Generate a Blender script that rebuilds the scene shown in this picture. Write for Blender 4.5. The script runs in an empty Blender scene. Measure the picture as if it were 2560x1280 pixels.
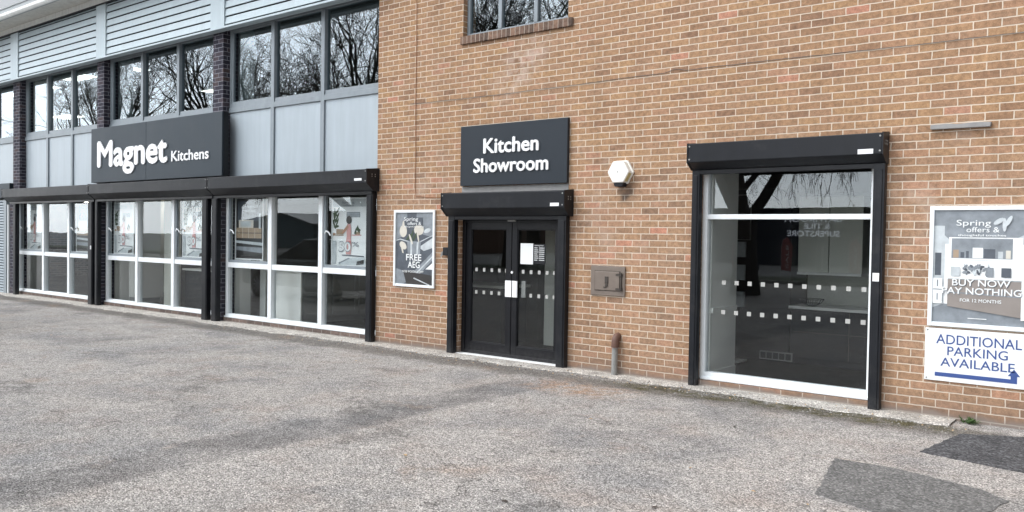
import bpy, math, random
from mathutils import Vector, Matrix
R = math.radians
random.seed(7)
sc = bpy.context.scene
COL = sc.collection

# ------------------------------------------------------------------ camera
def cam_axes(yaw, p, r):
    fw = Vector((-math.sin(yaw)*math.cos(p), math.cos(yaw)*math.cos(p), math.sin(p)))
    rt0 = Vector((math.cos(yaw), math.sin(yaw), 0)); up0 = rt0.cross(fw)
    return rt0*math.cos(r)+up0*math.sin(r), up0*math.cos(r)-rt0*math.sin(r), fw
rt, up, fw = cam_axes(0.671715, -0.0240043, 0.0158901)
cd = bpy.data.cameras.new('camera'); cam = bpy.data.objects.new('camera', cd); COL.objects.link(cam)
cam.matrix_world = Matrix(((rt.x, up.x, -fw.x, 0), (rt.y, up.y, -fw.y, -8.556), (rt.z, up.z, -fw.z, 1.630), (0, 0, 0, 1)))
cd.sensor_width = 36; cd.lens = 36*2107.84/2560; cd.clip_start = .05; cd.clip_end = 2000
sc.camera = cam

# ------------------------------------------------------------------ world, sun, exposure
SUN_EL, SUN_AZ = R(58), R(215)          # azimuth clockwise from +Y
w = bpy.data.worlds.new('World'); sc.world = w; w.use_nodes = True
nt = w.node_tree; nt.nodes.clear()
def wn(t, **k):
    n = nt.nodes.new(t)
    for a, b in k.items(): setattr(n, a, b)
    return n
sky = wn('ShaderNodeTexSky', sky_type='NISHITA', sun_disc=False, sun_elevation=SUN_EL, sun_rotation=SUN_AZ)
tc = wn('ShaderNodeTexCoord')
cn = wn('ShaderNodeTexNoise'); cn.inputs['Scale'].default_value = 2.2; cn.inputs['Detail'].default_value = 5
cr = wn('ShaderNodeValToRGB')
cr.color_ramp.elements[0].position = .3; cr.color_ramp.elements[0].color = (8.2, 8.6, 9.1, 1)
cr.color_ramp.elements[1].position = .7; cr.color_ramp.elements[1].color = (10.8, 11.0, 11.2, 1)
mx = wn('ShaderNodeMix', data_type='RGBA'); mx.inputs[0].default_value = .86
bg = wn('ShaderNodeBackground'); bg.inputs['Strength'].default_value = .12
wo = wn('ShaderNodeOutputWorld')
L = nt.links.new
L(tc.outputs['Generated'], cn.inputs['Vector']); L(cn.outputs['Fac'], cr.inputs['Fac'])
# low bright sky lobe to the south-west, added to brighten window reflections; dimmer elsewhere
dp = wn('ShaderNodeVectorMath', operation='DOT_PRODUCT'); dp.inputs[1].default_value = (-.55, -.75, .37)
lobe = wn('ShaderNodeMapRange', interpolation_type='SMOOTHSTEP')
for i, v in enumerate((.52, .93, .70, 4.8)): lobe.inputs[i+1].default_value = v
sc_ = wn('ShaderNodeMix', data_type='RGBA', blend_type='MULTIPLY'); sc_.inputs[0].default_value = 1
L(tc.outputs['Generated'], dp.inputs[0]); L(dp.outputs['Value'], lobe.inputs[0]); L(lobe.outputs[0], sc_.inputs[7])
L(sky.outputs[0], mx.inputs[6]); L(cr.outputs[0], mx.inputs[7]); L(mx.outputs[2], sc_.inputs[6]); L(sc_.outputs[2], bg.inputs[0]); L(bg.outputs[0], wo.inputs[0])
sd = bpy.data.lights.new('sun', 'SUN'); sd.energy = 1.5; sd.angle = R(25); sd.color = (1, .96, .9)
so = bpy.data.objects.new('sun', sd); COL.objects.link(so)
sdir = Vector((math.sin(SUN_AZ)*math.cos(SUN_EL), math.cos(SUN_AZ)*math.cos(SUN_EL), math.sin(SUN_EL)))
so.rotation_euler = sdir.to_track_quat('Z', 'Y').to_euler(); so.location = sdir*60
sc.view_settings.view_transform = 'Standard'; sc.view_settings.look = 'None'
sc.view_settings.exposure = -0.2; sc.view_settings.gamma = 1
sc.render.engine = 'CYCLES'
sc.cycles.max_bounces = 8; sc.cycles.transparent_max_bounces = 12
sc.cycles.sample_clamp_indirect = 6

# ------------------------------------------------------------------ node helper and materials
class NT:
    def __init__(s, name):
        s.m = bpy.data.materials.new(name); s.m.use_nodes = True
        s.t = s.m.node_tree; s.t.nodes.clear()
        s.out = s.t.nodes.new('ShaderNodeOutputMaterial')
        s.b = s.t.nodes.new('ShaderNodeBsdfPrincipled'); s.t.links.new(s.b.outputs[0], s.out.inputs[0])
    def n(s, t, **k):
        x = s.t.nodes.new(t)
        for a, b in k.items(): setattr(x, a, b)
        return x
    def put(s, sock, v):
        if hasattr(v, 'is_output'): s.t.links.new(v, sock)
        elif isinstance(v, (tuple, list)):
            sock.default_value = tuple(v)+((1,) if len(v) == 3 and sock.type == 'RGBA' else ())
        else: sock.default_value = v
    def math(s, op, a, b=0, c=0, clamp=False):
        x = s.n('ShaderNodeMath', operation=op, use_clamp=clamp)
        for i, v in enumerate((a, b, c)): s.put(x.inputs[i], v)
        return x.outputs[0]
    def mix(s, f, a, b, mode='MIX'):
        x = s.n('ShaderNodeMix', data_type='RGBA', blend_type=mode)
        s.put(x.inputs[0], f); s.put(x.inputs[6], a); s.put(x.inputs[7], b); return x.outputs[2]
    def ramp(s, f, els, interp='LINEAR'):
        x = s.n('ShaderNodeValToRGB'); r = x.color_ramp; r.interpolation = interp
        while len(r.elements) < len(els): r.elements.new(.5)
        for e, (p, c) in zip(r.elements, els):
            e.position = p; e.color = (c, c, c, 1) if isinstance(c, (int, float)) else tuple(c)+(1,)
        s.put(x.inputs[0], f); return x.outputs[0]
    def pos(s):
        g = s.n('ShaderNodeNewGeometry'); sp = s.n('ShaderNodeSeparateXYZ'); s.t.links.new(g.outputs['Position'], sp.inputs[0])
        return g.outputs['Position'], sp.outputs[0], sp.outputs[1], sp.outputs[2]
    def noise(s, v, scale, detail=3, rough=.5, dist=0):
        x = s.n('ShaderNodeTexNoise'); s.put(x.inputs['Vector'], v)
        x.inputs['Scale'].default_value = scale; x.inputs['Detail'].default_value = detail
        x.inputs['Roughness'].default_value = rough; x.inputs['Distortion'].default_value = dist
        return x.outputs['Fac']
    def xyz(s, x, y, z):
        c = s.n('ShaderNodeCombineXYZ')
        for i, v in enumerate((x, y, z)): s.put(c.inputs[i], v)
        return c.outputs[0]
    def band(s, v, lo, hi, soft):        # 1 between lo and hi, soft edges
        a = s.n('ShaderNodeMapRange', interpolation_type='SMOOTHSTEP'); s.put(a.inputs[0], v)
        a.inputs[1].default_value = lo-soft; a.inputs[2].default_value = lo+soft
        b = s.n('ShaderNodeMapRange', interpolation_type='SMOOTHSTEP'); s.put(b.inputs[0], v)
        b.inputs[1].default_value = hi-soft; b.inputs[2].default_value = hi+soft; b.inputs[3].default_value = 1; b.inputs[4].default_value = 0
        return s.math('MULTIPLY', a.outputs[0], b.outputs[0])
    def bump(s, h, strength, dist):
        x = s.n('ShaderNodeBump'); x.inputs['Strength'].default_value = strength; x.inputs['Distance'].default_value = dist
        s.put(x.inputs['Height'], h); s.t.links.new(x.outputs[0], s.b.inputs['Normal'])
    def fin(s, col, rough=.6, metal=0, spec=.5):
        s.put(s.b.inputs['Base Color'], col); s.put(s.b.inputs['Roughness'], rough)
        s.b.inputs['Metallic'].default_value = metal; s.b.inputs['Specular IOR Level'].default_value = spec
        return s.m

def paint(name, c, rough=.5, var=.12, scale=6, metal=0, streak=0., spec=.5, bump=0, dust=None):
    t = NT(name); P, x, y, z = t.pos()
    n1 = t.noise(P, scale, 4, .6); n2 = t.noise(t.xyz(t.math('MULTIPLY', x, 9), t.math('MULTIPLY', y, 9), t.math('MULTIPLY', z, .7)), 1.3, 4, .6)
    f = t.math('ADD', t.math('MULTIPLY', t.math('SUBTRACT', n1, .5), 2*var), 1)
    if streak: f = t.math('ADD', f, t.math('MULTIPLY', t.math('SUBTRACT', n2, .5), 2*streak))
    col = t.mix(1, c, t.xyz(f, f, f), 'MULTIPLY')
    if dust:
        ft = t.math('MULTIPLY', t.band(z, -1, .10, .16), t.ramp(t.noise(P, 26, 5, .7), [(.35, .1), (.65, .9)]))
        sc2 = t.math('MULTIPLY', t.ramp(t.noise(P, 3.1, 6, .7), [(.52, 0), (.74, .5)]), t.ramp(n2, [(.3, .3), (.7, 1)]))
        col = t.mix(t.math('MAXIMUM', t.math('MULTIPLY', ft, .6), t.math('MULTIPLY', sc2, .55)), col, dust)
    if bump: t.bump(t.noise(P, 40, 4), bump, .004)
    return t.fin(col, t.math('ADD', rough-.1, t.math('MULTIPLY', n1, .2)), metal, spec)

def brick(name, els, mortar, bw=.225, rh=.075, ms=.0058, pinks=None, tan=False, useY=True):
    t = NT(name); P, x, y, z = t.pos()
    wob = t.n('ShaderNodeTexNoise'); t.put(wob.inputs['Vector'], P); wob.inputs['Scale'].default_value = 14; wob.inputs['Detail'].default_value = 3
    sw = t.n('ShaderNodeSeparateXYZ'); t.t.links.new(wob.outputs['Color'], sw.inputs[0])
    u = t.math('ADD', t.math('SUBTRACT', x, .045), y) if useY else t.math('SUBTRACT', x, .045)
    u = t.math('ADD', u, t.math('MULTIPLY', t.math('SUBTRACT', sw.outputs[0], .5), .012))
    v = t.math('ADD', t.math('SUBTRACT', z, .026), t.math('MULTIPLY', t.math('SUBTRACT', sw.outputs[1], .5), .009))
    b = t.n('ShaderNodeTexBrick', offset=.5, offset_frequency=2, squash=1)
    t.put(b.inputs['Vector'], t.xyz(u, v, 0))
    t.put(b.inputs['Color1'], (0, 0, 0)); t.put(b.inputs['Color2'], (1, 1, 1)); t.put(b.inputs['Mortar'], (.5, .5, .5))
    for k, q in (('Scale', 1), ('Mortar Size', ms), ('Mortar Smooth', .25), ('Bias', 0), ('Brick Width', bw), ('Row Height', rh)): b.inputs[k].default_value = q
    rnd = b.outputs['Color']; fac = b.outputs['Fac']
    col = t.ramp(rnd, els)
    big = t.noise(P, .8, 3)
    if pinks:
        low = t.math('MULTIPLY', t.band(z, -1, 2.45, .45), t.ramp(big, [(.3, .35), (.62, 1)]))
        col = t.mix(low, col, t.ramp(rnd, pinks))
    stk = t.math('ADD', .76, t.math('MULTIPLY', t.noise(t.xyz(t.math('MULTIPLY', u, 2.2), 0, t.math('MULTIPLY', z, .22)), 1.6, 5, .65), .48))
    col = t.mix(1, col, t.xyz(stk, stk, stk), 'MULTIPLY')
    fine = t.noise(P, 90, 4, .7); mid = t.noise(P, 22, 3, .6)
    g = t.math('ADD', .42, t.math('ADD', t.math('MULTIPLY', t.ramp(fine, [(.3, 0), (.7, 1)]), .42), t.math('MULTIPLY', t.ramp(mid, [(.25, 0), (.75, 1)]), .62)))
    col = t.mix(1, col, t.xyz(g, g, g), 'MULTIPLY')
    mc = t.mix(t.noise(P, 30, 3), mortar, tuple(.82*c for c in mortar))
    if tan:   # lime bloom below the upper window, smoke stain below the alarm box, grey render at the foot
        ef = t.math('MULTIPLY', t.math('MULTIPLY', t.band(t.math('ADD', x, t.math('MULTIPLY', t.math('SUBTRACT', z, 3.8), -.75)), -6.95, -6.45, .3), t.band(z, 3.45, 4.15, .25)), t.ramp(t.noise(P, 7, 4, .7), [(.42, 0), (.68, 1)]))
        ef2 = t.math('MULTIPLY', t.band(z, 1.5, 2.75, .4), t.ramp(t.noise(P, 2.3, 5, .65), [(.52, 0), (.75, .55)]))
        ef = t.math('MAXIMUM', t.math('MULTIPLY', ef, .8), t.math('MULTIPLY', ef2, .7))
        col = t.mix(ef, col, (.56, .46, .4))
        dk = t.math('MULTIPLY', t.math('MULTIPLY', t.band(x, -5.2, -5.02, .06), t.band(z, 2.02, 2.24, .08)), t.ramp(t.noise(P, 11, 4), [(.35, 0), (.6, .85)]))
        col = t.mix(dk, col, (.05, .04, .035)); mc = t.mix(t.math('MULTIPLY', dk, .7), mc, (.1, .08, .07))
        ft = t.band(t.math('ADD', z, t.math('MULTIPLY', t.math('SUBTRACT', t.noise(P, 3, 4), .5), .16)), -1, .055, .035)
        col = t.mix(ft, col, (.27, .24, .21)); mc = t.mix(ft, mc, (.29, .26, .23))
        dm = t.math('MULTIPLY', t.band(z, -1, .2, .16), .45)
        col = t.mix(dm, col, (.16, .11, .09)); mc = t.mix(dm, mc, (.34, .29, .25))
        hgt0 = t.math('MULTIPLY', t.math('SUBTRACT', 1, fac), t.math('SUBTRACT', 1, ft))
    else: hgt0 = t.math('SUBTRACT', 1, fac)
    mc = t.mix(1, mc, t.xyz(stk, stk, stk), 'MULTIPLY')
    col = t.mix(fac, col, mc)
    t.bump(t.math('ADD', hgt0, t.math('MULTIPLY', fine, .35)), .75, .006)
    return t.fin(col, .86, 0, .25)

def glass(name, r0, tint, wob=.012):
    t = NT(name); t.t.nodes.remove(t.b)
    P, x, y, z = t.pos()
    lw = t.n('ShaderNodeLayerWeight'); lw.inputs['Blend'].default_value = .5
    f5 = t.math('POWER', lw.outputs['Facing'], 5); F = t.math('ADD', r0, t.math('MULTIPLY', f5, 1-r0))
    bp = t.n('ShaderNodeBump'); bp.inputs['Strength'].default_value = wob; bp.inputs['Distance'].default_value = .25
    t.put(bp.inputs['Height'], t.noise(P, 1.7, 1))
    gl = t.n('ShaderNodeBsdfGlossy'); gl.inputs['Roughness'].default_value = 0; gl.inputs['Color'].default_value = (.93, .97, 1, 1)
    t.t.links.new(bp.outputs[0], gl.inputs['Normal'])
    tr = t.n('ShaderNodeBsdfTransparent'); t.put(tr.inputs[0], tint)
    ms = t.n('ShaderNodeMixShader'); t.put(ms.inputs[0], F); t.t.links.new(tr.outputs[0], ms.inputs[1]); t.t.links.new(gl.outputs[0], ms.inputs[2])
    t.t.links.new(ms.outputs[0], t.out.inputs[0]); return t.m

def emit(name, c, s):
    t = NT(name); t.fin(c, .5)
    t.put(t.b.inputs['Emission Color'], c); t.b.inputs['Emission Strength'].default_value = s; return t.m

def asphalt():
    t = NT('asphalt'); P, x, y, z = t.pos()
    big = t.noise(P, .42, 5, .6); med = t.noise(P, 1.6, 5, .62); mot = t.noise(P, 9, 4, .7)
    base = t.ramp(big, [(.34, (.36, .347, .337)), (.46, (.52, .49, .464)), (.56, (.47, .448, .43)), (.68, (.40, .392, .388))])
    base = t.mix(t.ramp(med, [(.5, 0), (.7, .5)]), base, (.42, .345, .30))           # brownish worn areas
    base = t.mix(t.ramp(t.noise(P, .9, 5, .7, .4), [(.49, 0), (.68, .6)]), base, (.25, .255, .265))
    def chip(scale):
        v = t.n('ShaderNodeTexVoronoi', feature='F1'); t.put(v.inputs['Vector'], P); v.inputs['Scale'].default_value = scale
        s = t.n('ShaderNodeSeparateColor'); t.t.links.new(v.outputs['Color'], s.inputs[0]); return s.outputs[0], v.outputs['Distance'], s.outputs[1]
    c1, d1, c1b = chip(96); c2, d2, c2b = chip(190)
    f = t.math('MULTIPLY', t.ramp(c1, [(0, .46), (.35, .84), (.75, 1.13), (1, 1.6)]), t.ramp(d1, [(.25, 1.1), (.8, .5)]))
    f2 = t.ramp(c2, [(0, .72), (1, 1.28)])
    f = t.math('MULTIPLY', t.math('MULTIPLY', f, f2), t.ramp(mot, [(.25, .8), (.75, 1.2)]))
    nx = t.math('ADD', x, t.math('MULTIPLY', t.math('SUBTRACT', t.noise(P, 1.4, 4, .6), .5), .3))
    tr = t.math('MULTIPLY', t.band(nx, -5.92, -5.34, .1), t.band(t.math('ADD', y, t.math('MULTIPLY', mot, .4)), -12, -1.05, .35))   # reinstated pipe trench
    tr = t.math('MULTIPLY', tr, t.ramp(med, [(.36, .3), (.56, 1)]))
    base = t.mix(t.math('MULTIPLY', tr, .62), base, (.16, .16, .165))
    ny = t.math('ADD', y, t.math('MULTIPLY', t.math('SUBTRACT', t.noise(P, 2.2, 5, .65), .5), .5))
    dirt = t.math('MULTIPLY', t.band(ny, -.78, -.3, .16), .62)                         # dirt gathered along the apron
    base = t.mix(dirt, base, (.10, .088, .072))
    moss = t.math('MULTIPLY', t.math('MULTIPLY', t.band(ny, -.62, -.28, .08), t.band(x, -4.9, -1.5, .5)), t.ramp(t.noise(P, 6, 4, .7), [(.38, 0), (.58, .85)]))
    base = t.mix(moss, base, (.10, .085, .028))
    leaf = t.math('MULTIPLY', t.math('MULTIPLY', t.band(x, -5.6, -4.5, .3), t.band(y, -1.35, -.75, .2)), t.ramp(t.noise(P, 7, 4, .7), [(.4, 0), (.62, .7)]))
    base = t.mix(leaf, base, (.46, .25, .12))
    rust = t.ramp(t.noise(t.xyz(t.math('ADD', x, 31), y, 3), 1.1, 6, .72), [(.6, 0), (.74, .55)])
    base = t.mix(rust, base, (.43, .30, .21))
    wx = t.noise(P, 3.2, 5, .7)                                                        # fretted pot-holes and cracks
    pot = t.math('MULTIPLY', t.band(t.noise(t.xyz(t.math('MULTIPLY', x, 1), y, 9), .95, 2, .5), .66, .9, .03), t.band(wx, .47, .56, .03))
    ve = t.n('ShaderNodeTexVoronoi', feature='DISTANCE_TO_EDGE'); ve.inputs['Scale'].default_value = .8
    wq = t.n('ShaderNodeTexNoise'); t.put(wq.inputs['Vector'], P); wq.inputs['Scale'].default_value = 2.5; wq.inputs['Detail'].default_value = 5
    va = t.n('ShaderNodeVectorMath', operation='ADD'); t.put(va.inputs[0], P); t.put(va.inputs[1], wq.outputs['Color']); t.put(ve.inputs['Vector'], va.outputs[0])
    crack = t.math('MULTIPLY', t.ramp(ve.outputs['Distance'], [(.0, 1), (.012, 0)]), t.ramp(t.noise(P, .7, 3), [(.5, 0), (.6, .8)]))
    pot = t.math('MAXIMUM', t.math('MULTIPLY', pot, .55), crack)
    base = t.mix(t.math('MULTIPLY', pot, .75), base, (.085, .078, .07))
    col = t.mix(1, base, t.xyz(f, f, f), 'MULTIPLY')
    t.bump(t.math('ADD', t.math('SUBTRACT', 1, d1), t.math('ADD', t.math('MULTIPLY', c1, .5), t.math('MULTIPLY', pot, -1.2))), .8, .008)
    return t.fin(col, .88, 0, .25)

def rough_ground(name, c, hi, scale=70, bumpd=.006, seed=0, var=1.):
    t = NT(name); P, x, y, z = t.pos()
    v = t.n('ShaderNodeTexVoronoi'); t.put(v.inputs['Vector'], P); v.inputs['Scale'].default_value = scale
    s = t.n('ShaderNodeSeparateColor'); t.t.links.new(v.outputs['Color'], s.inputs[0])
    col = t.mix(t.ramp(t.noise(P, 4, 6, .7), [(.3, 0), (.7, 1)]), c, hi)
    f = t.ramp(s.outputs[0], [(0, 1-.5*var), (.7, 1.05), (1, 1+.8*var)])
    col = t.mix(1, col, t.xyz(f, f, f), 'MULTIPLY')
    t.bump(t.math('ADD', t.math('SUBTRACT', 1, v.outputs['Distance']), t.noise(P, 20, 4)), .7, bumpd)
    return t.fin(col, .9, 0, .25)

M = {}
TAN = [(0, (.255, .15, .094)), (.12, (.31, .183, .107)), (.4, (.355, .213, .122)), (.58, (.38, .23, .125)), (.72, (.325, .2, .126)), (.93, (.36, .212, .126)), (.985, (.38, .218, .14)), (1, (.45, .215, .145))]
PNK = [(0, (.27, .175, .118)), (.15, (.335, .208, .13)), (.42, (.385, .238, .145)), (.62, (.355, .225, .145)), (.82, (.40, .242, .155)), (.95, (.44, .245, .16)), (1, (.50, .235, .155))]
M['brick'] = brick('tan_brick', TAN, (.68, .575, .465), ms=.0055, pinks=PNK, tan=True)
M['dbrick'] = brick('dark_brick', [(0, (.028, .026, .038)), (.5, (.045, .042, .058)), (.85, (.07, .055, .065)), (1, (.085, .06, .06))], (.26, .265, .3), ms=.005)
M['plinth'] = brick('plinth_brick', [(0, (.11, .085, .075)), (1, (.19, .14, .12))], (.36, .33, .3), bw=.225, rh=.2, ms=.005)
M['soldier'] = brick('soldier_brick', [(0, (.10, .07, .055)), (.6, (.17, .11, .082)), (1, (.24, .15, .105))], (.42, .35, .29), bw=.075, rh=.4, ms=.005)
M['black'] = paint('black_paint', (.007, .0082, .0115), .42, .4, 5, streak=.4, spec=.3, dust=(.085, .082, .08))
M['blackd'] = paint('black_door_paint', (.006, .0065, .009), .36, .25, 4, spec=.3, dust=(.07, .068, .066))
M['sign'] = paint('charcoal_sign_face', (.024, .035, .046), .5, .1, 2, streak=.08, spec=.3)
M['sign2'] = paint('black_sign_face', (.019, .0255, .034), .45, .1, 2, spec=.3)
M['letter'] = paint('white_letter', (.86, .87, .88), .4, .03)
M['white'] = paint('white_frame', (.78, .82, .84), .42, .07, 8, streak=.1)
M['offwhite'] = paint('off_white', (.79, .795, .765), .7, .08, 3)
M['grey'] = paint('grey_frame', (.225, .26, .285), .45, .15, 9, streak=.15)
M['panel'] = paint('grey_panel', (.375, .43, .47), .42, .08, 1.5, streak=.14)
M['louvre'] = paint('louvre_steel', (.44, .52, .555), .45, .09, 3, streak=.12)
M['soffit'] = paint('weathered_soffit', (.62, .61, .57), .8, .2, 4, streak=.25)
M['gutter'] = paint('white_gutter', (.78, .79, .77), .6, .2, 6, streak=.2)
M['fascia'] = paint('grey_fascia', (.33, .35, .36), .6, .15, 4)
M['dark'] = paint('dark_void', (.02, .02, .022), .8, .2)
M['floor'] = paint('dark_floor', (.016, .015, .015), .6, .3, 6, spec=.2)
M['iwall'] = paint('interior_wall', (.66, .67, .6), .8, .06, 2)
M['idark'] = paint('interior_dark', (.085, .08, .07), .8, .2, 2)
M['ceil'] = paint('interior_ceiling', (.2, .2, .19), .85, .05, 2)
M['cabgrey'] = paint('cabinet_grey', (.34, .35, .345), .45, .06, 3)
M['cabdark'] = paint('cabinet_dark', (.016, .017, .02), .5, .1, 3, spec=.25)
M['cabbrown'] = paint('cabinet_brown', (.055, .04, .032), .5, .2, 12)
M['wood'] = paint('light_wood', (.42, .29, .16), .5, .25, 14)
M['worktop'] = paint('pale_worktop', (.7, .7, .67), .3, .05)
M['splash'] = paint('speckled_splashback', (.42, .43, .38), .5, .3, 60)
M['iron'] = paint('brown_iron', (.19, .155, .13), .55, .25, 12, metal=.3, bump=.3)
M['irond'] = paint('dark_iron', (.06, .05, .043), .55, .25, 12, metal=.3)
M['galv'] = paint('galvanised_pipe', (.30, .30, .29), .5, .35, 18, metal=.4, streak=.4)
M['rust'] = paint('red_oxide_pipe', (.125, .065, .048), .6, .35, 25)
M['cream'] = paint('cream_plastic', (.86, .85, .80), .4, .05)
M['yellow'] = paint('yellowed_plastic', (.62, .52, .25), .5, .15, 20)
M['concrete'] = rough_ground('concrete_apron', (.30, .28, .255), (.58, .55, .51), 85, var=.9)
M['lintel'] = paint('concrete_lintel', (.27, .265, .26), .8, .3, 9, bump=.5)
M['patch'] = rough_ground('tarmac_patch', (.135, .135, .134), (.2, .197, .193), 75, var=.9)
M['patch2'] = rough_ground('dark_tarmac', (.06, .061, .066), (.115, .116, .122), 70, var=1.2)
M['asphalt'] = asphalt()
M['glass'] = glass('shop_glass', .045, (.93, .945, .945), .0012)
M['glassup'] = glass('upper_glass', .10, (.78, .84, .86), .001)
M['glassold'] = glass('wavy_glass', .065, (.94, .955, .955), .006)
M['lamp'] = emit('ceiling_lamp', (1, .93, .8), 6)
M['spot'] = emit('downlight_lens', (1, .92, .8), 45)
M['bark'] = paint('bark', (.045, .038, .033), .9, .3, 9)
M['blue'] = paint('blue_letter', (.035, .075, .25), .5, .05)
M['print_dk'] = paint('print_slate', (.075, .088, .108), .4, .5, 9)
M['print_md'] = paint('print_grey', (.22, .245, .27), .4, .6, 9)
M['print_lt'] = paint('print_pale', (.5, .54, .56), .4, .4, 8)
M['print_wh'] = paint('print_white', (.8, .82, .82), .4, .05)
M['print_cream'] = paint('print_cream', (.6, .57, .5), .4, .15, 8)
M['print_wood'] = paint('print_wood', (.36, .27, .19), .4, .3, 10)
M['print_black'] = paint('print_black', (.03, .028, .028), .4, .3, 6)
M['print_taupe'] = paint('print_taupe', (.25, .22, .2), .4, .2, 5)
M['print_red'] = paint('print_red', (.45, .10, .09), .4, .25, 12)
M['print_pink'] = paint('print_rose', (.58, .31, .3), .4, .2, 15)
M['print_skin'] = paint('print_tan', (.42, .24, .16), .4, .2, 15)
M['print_green'] = paint('print_leaf', (.045, .075, .04), .5, .3, 20)
M['paper'] = paint('paper', (.82, .84, .84), .7, .02)
M['frost'] = paint('frosted_square', (.42, .42, .40), .6, .04)
M['navy'] = paint('navy_cladding', (.018, .022, .04), .5, .1, 2)
M['litletter'] = emit('boosted_sign_letter', (.9, .93, 1), 1.6)  # plain white letters with an added glow, so their reflection reads in the glass
M['teal'] = paint('teal_cladding', (.13, .21, .25), .5, .1, 2)
M['bbrick'] = paint('brown_brickwork', (.21, .135, .10), .8, .2, 5)
M['carpaint'] = paint('car_silver', (.32, .335, .35), .25, .04, 3, metal=.6)
M['carglass'] = paint('car_glass', (.01, .012, .014), .08, .05)
M['rubber'] = paint('rubber', (.015, .015, .016), .8, .1)
M['alloy'] = paint('alloy', (.45, .46, .47), .3, .05, metal=.8)
M['grass'] = paint('verge_grass', (.045, .06, .025), .95, .5, 3, bump=1)
M['road'] = paint('road_tarmac', (.12, .12, .12), .9, .2, 4)
M['kerb'] = paint('kerb_concrete', (.3, .29, .27), .9, .2, 4)
M['weed'] = paint('weed_leaf', (.06, .11, .03), .6, .3, 30)
M['cable'] = paint('cable_grey', (.11, .10, .095), .6, .1)
M['copper'] = paint('cable_orange', (.28, .12, .05), .6, .1)

# ------------------------------------------------------------------ mesh builder
class MB:
    def __init__(s, o=(0, 0, 0)): s.v = []; s.f = []; s.mi = []; s.o = Vector(o); s.sm = []
    def add(s, vs, fs, mi=0, smooth=False):
        b = len(s.v); s.v += [tuple(Vector(p)-s.o) for p in vs]
        s.f += [tuple(i+b for i in f) for f in fs]; s.mi += [mi]*len(fs); s.sm += [smooth]*len(fs); return s
    def box(s, x0, x1, y0, y1, z0, z1, mi=0):
        return s.add([(x, y, z) for z in (z0, z1) for y in (y0, y1) for x in (x0, x1)],
                     [(0, 2, 3, 1), (4, 5, 7, 6), (0, 1, 5, 4), (2, 6, 7, 3), (0, 4, 6, 2), (1, 3, 7, 5)], mi)
    def quad(s, a, b, c, d, mi=0): return s.add([a, b, c, d], [(0, 1, 2, 3)], mi)
    def prism(s, pts, axis, a, b, mi=0):
        # pts: 2D outline; axis 'y': (x,z) outline extruded in y; axis 'x': (y,z); axis 'z': (x,y)
        def P(p, q): return {'y': (p[0], q, p[1]), 'x': (q, p[0], p[1]), 'z': (p[0], p[1], q)}[axis]
        n = len(pts); ar = sum(pts[i][0]*pts[(i+1) % n][1]-pts[(i+1) % n][0]*pts[i][1] for i in range(n))
        if (ar > 0) == (axis == 'y'): pts = pts[::-1]
        vs = [P(p, a) for p in pts]+[P(p, b) for p in pts]
        fs = [tuple(reversed(range(n))), tuple(range(n, 2*n))]+[(i, (i+1) % n, n+(i+1) % n, n+i) for i in range(n)]
        return s.add(vs, fs, mi)
    def disc(s, cx, cz, r, y0, y1, n=20, mi=0, rx=None):
        return s.prism([(cx+(rx or r)*math.cos(2*math.pi*i/n), cz+r*math.sin(2*math.pi*i/n)) for i in range(n)], 'y', y0, y1, mi)
    def tube(s, pts, rad, n=8, mi=0, caps=True):
        pts = [Vector(p) for p in pts]
        if not isinstance(rad, (list, tuple)): rad = [rad]*len(pts)
        vs = []; ref = None
        for i, p in enumerate(pts):
            d = (pts[min(i+1, len(pts)-1)]-pts[max(i-1, 0)])
            d = d.normalized() if d.length > 1e-9 else Vector((0, 0, 1))
            if ref is None: ref = Vector((1, 0, 0)) if abs(d.x) < .8 else Vector((0, 1, 0))
            a = ref-d*ref.dot(d)
            if a.length < 1e-4: a = d.orthogonal()
            a.normalize(); c = d.cross(a); ref = a
            for k in range(n):
                t = 2*math.pi*k/n; vs.append(p+(a*math.cos(t)+c*math.sin(t))*rad[i])
        fs = [(i*n+k, i*n+(k+1) % n, (i+1)*n+(k+1) % n, (i+1)*n+k) for i in range(len(pts)-1) for k in range(n)]
        s.add(vs, fs, mi, n > 4)
        if caps: s.add(vs[:n], [tuple(reversed(range(n)))], mi); s.add(vs[-n:], [tuple(range(n))], mi)
        return s
    def mesh(s, name, mats):
        me = bpy.data.meshes.new(name); me.from_pydata(s.v, [], s.f)
        mats = mats if isinstance(mats, (list, tuple)) else [mats]
        for m in mats: me.materials.append(M[m] if isinstance(m, str) else m)
        me.polygons.foreach_set('material_index', s.mi); me.polygons.foreach_set('use_smooth', s.sm); me.update(); return me
    def build(s, name, mats, parent=None, bevel=0):
        o = bpy.data.objects.new(name, s.mesh(name, mats)); COL.objects.link(o)
        if parent is not None: o.parent = parent
        else: o.location = s.o
        if bevel:
            b = o.modifiers.new('bevel', 'BEVEL'); b.width = bevel; b.segments = 2; b.limit_method = 'ANGLE'
        return o

def tag(o, label=None, cat=None, group=None, kind=None):
    for k, v in (('label', label), ('category', cat), ('group', group), ('kind', kind)):
        if v: o[k] = v
    return o
def thing(name, label, cat, loc, group=None):
    o = bpy.data.objects.new(name, None); COL.objects.link(o); o.location = loc; o.empty_display_size = .2
    return tag(o, label, cat, group)
def copy_tree(o, parent=None):
    c = o.copy(); COL.objects.link(c); c.parent = parent
    for ch in list(o.children): copy_tree(ch, c)
    return c

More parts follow.
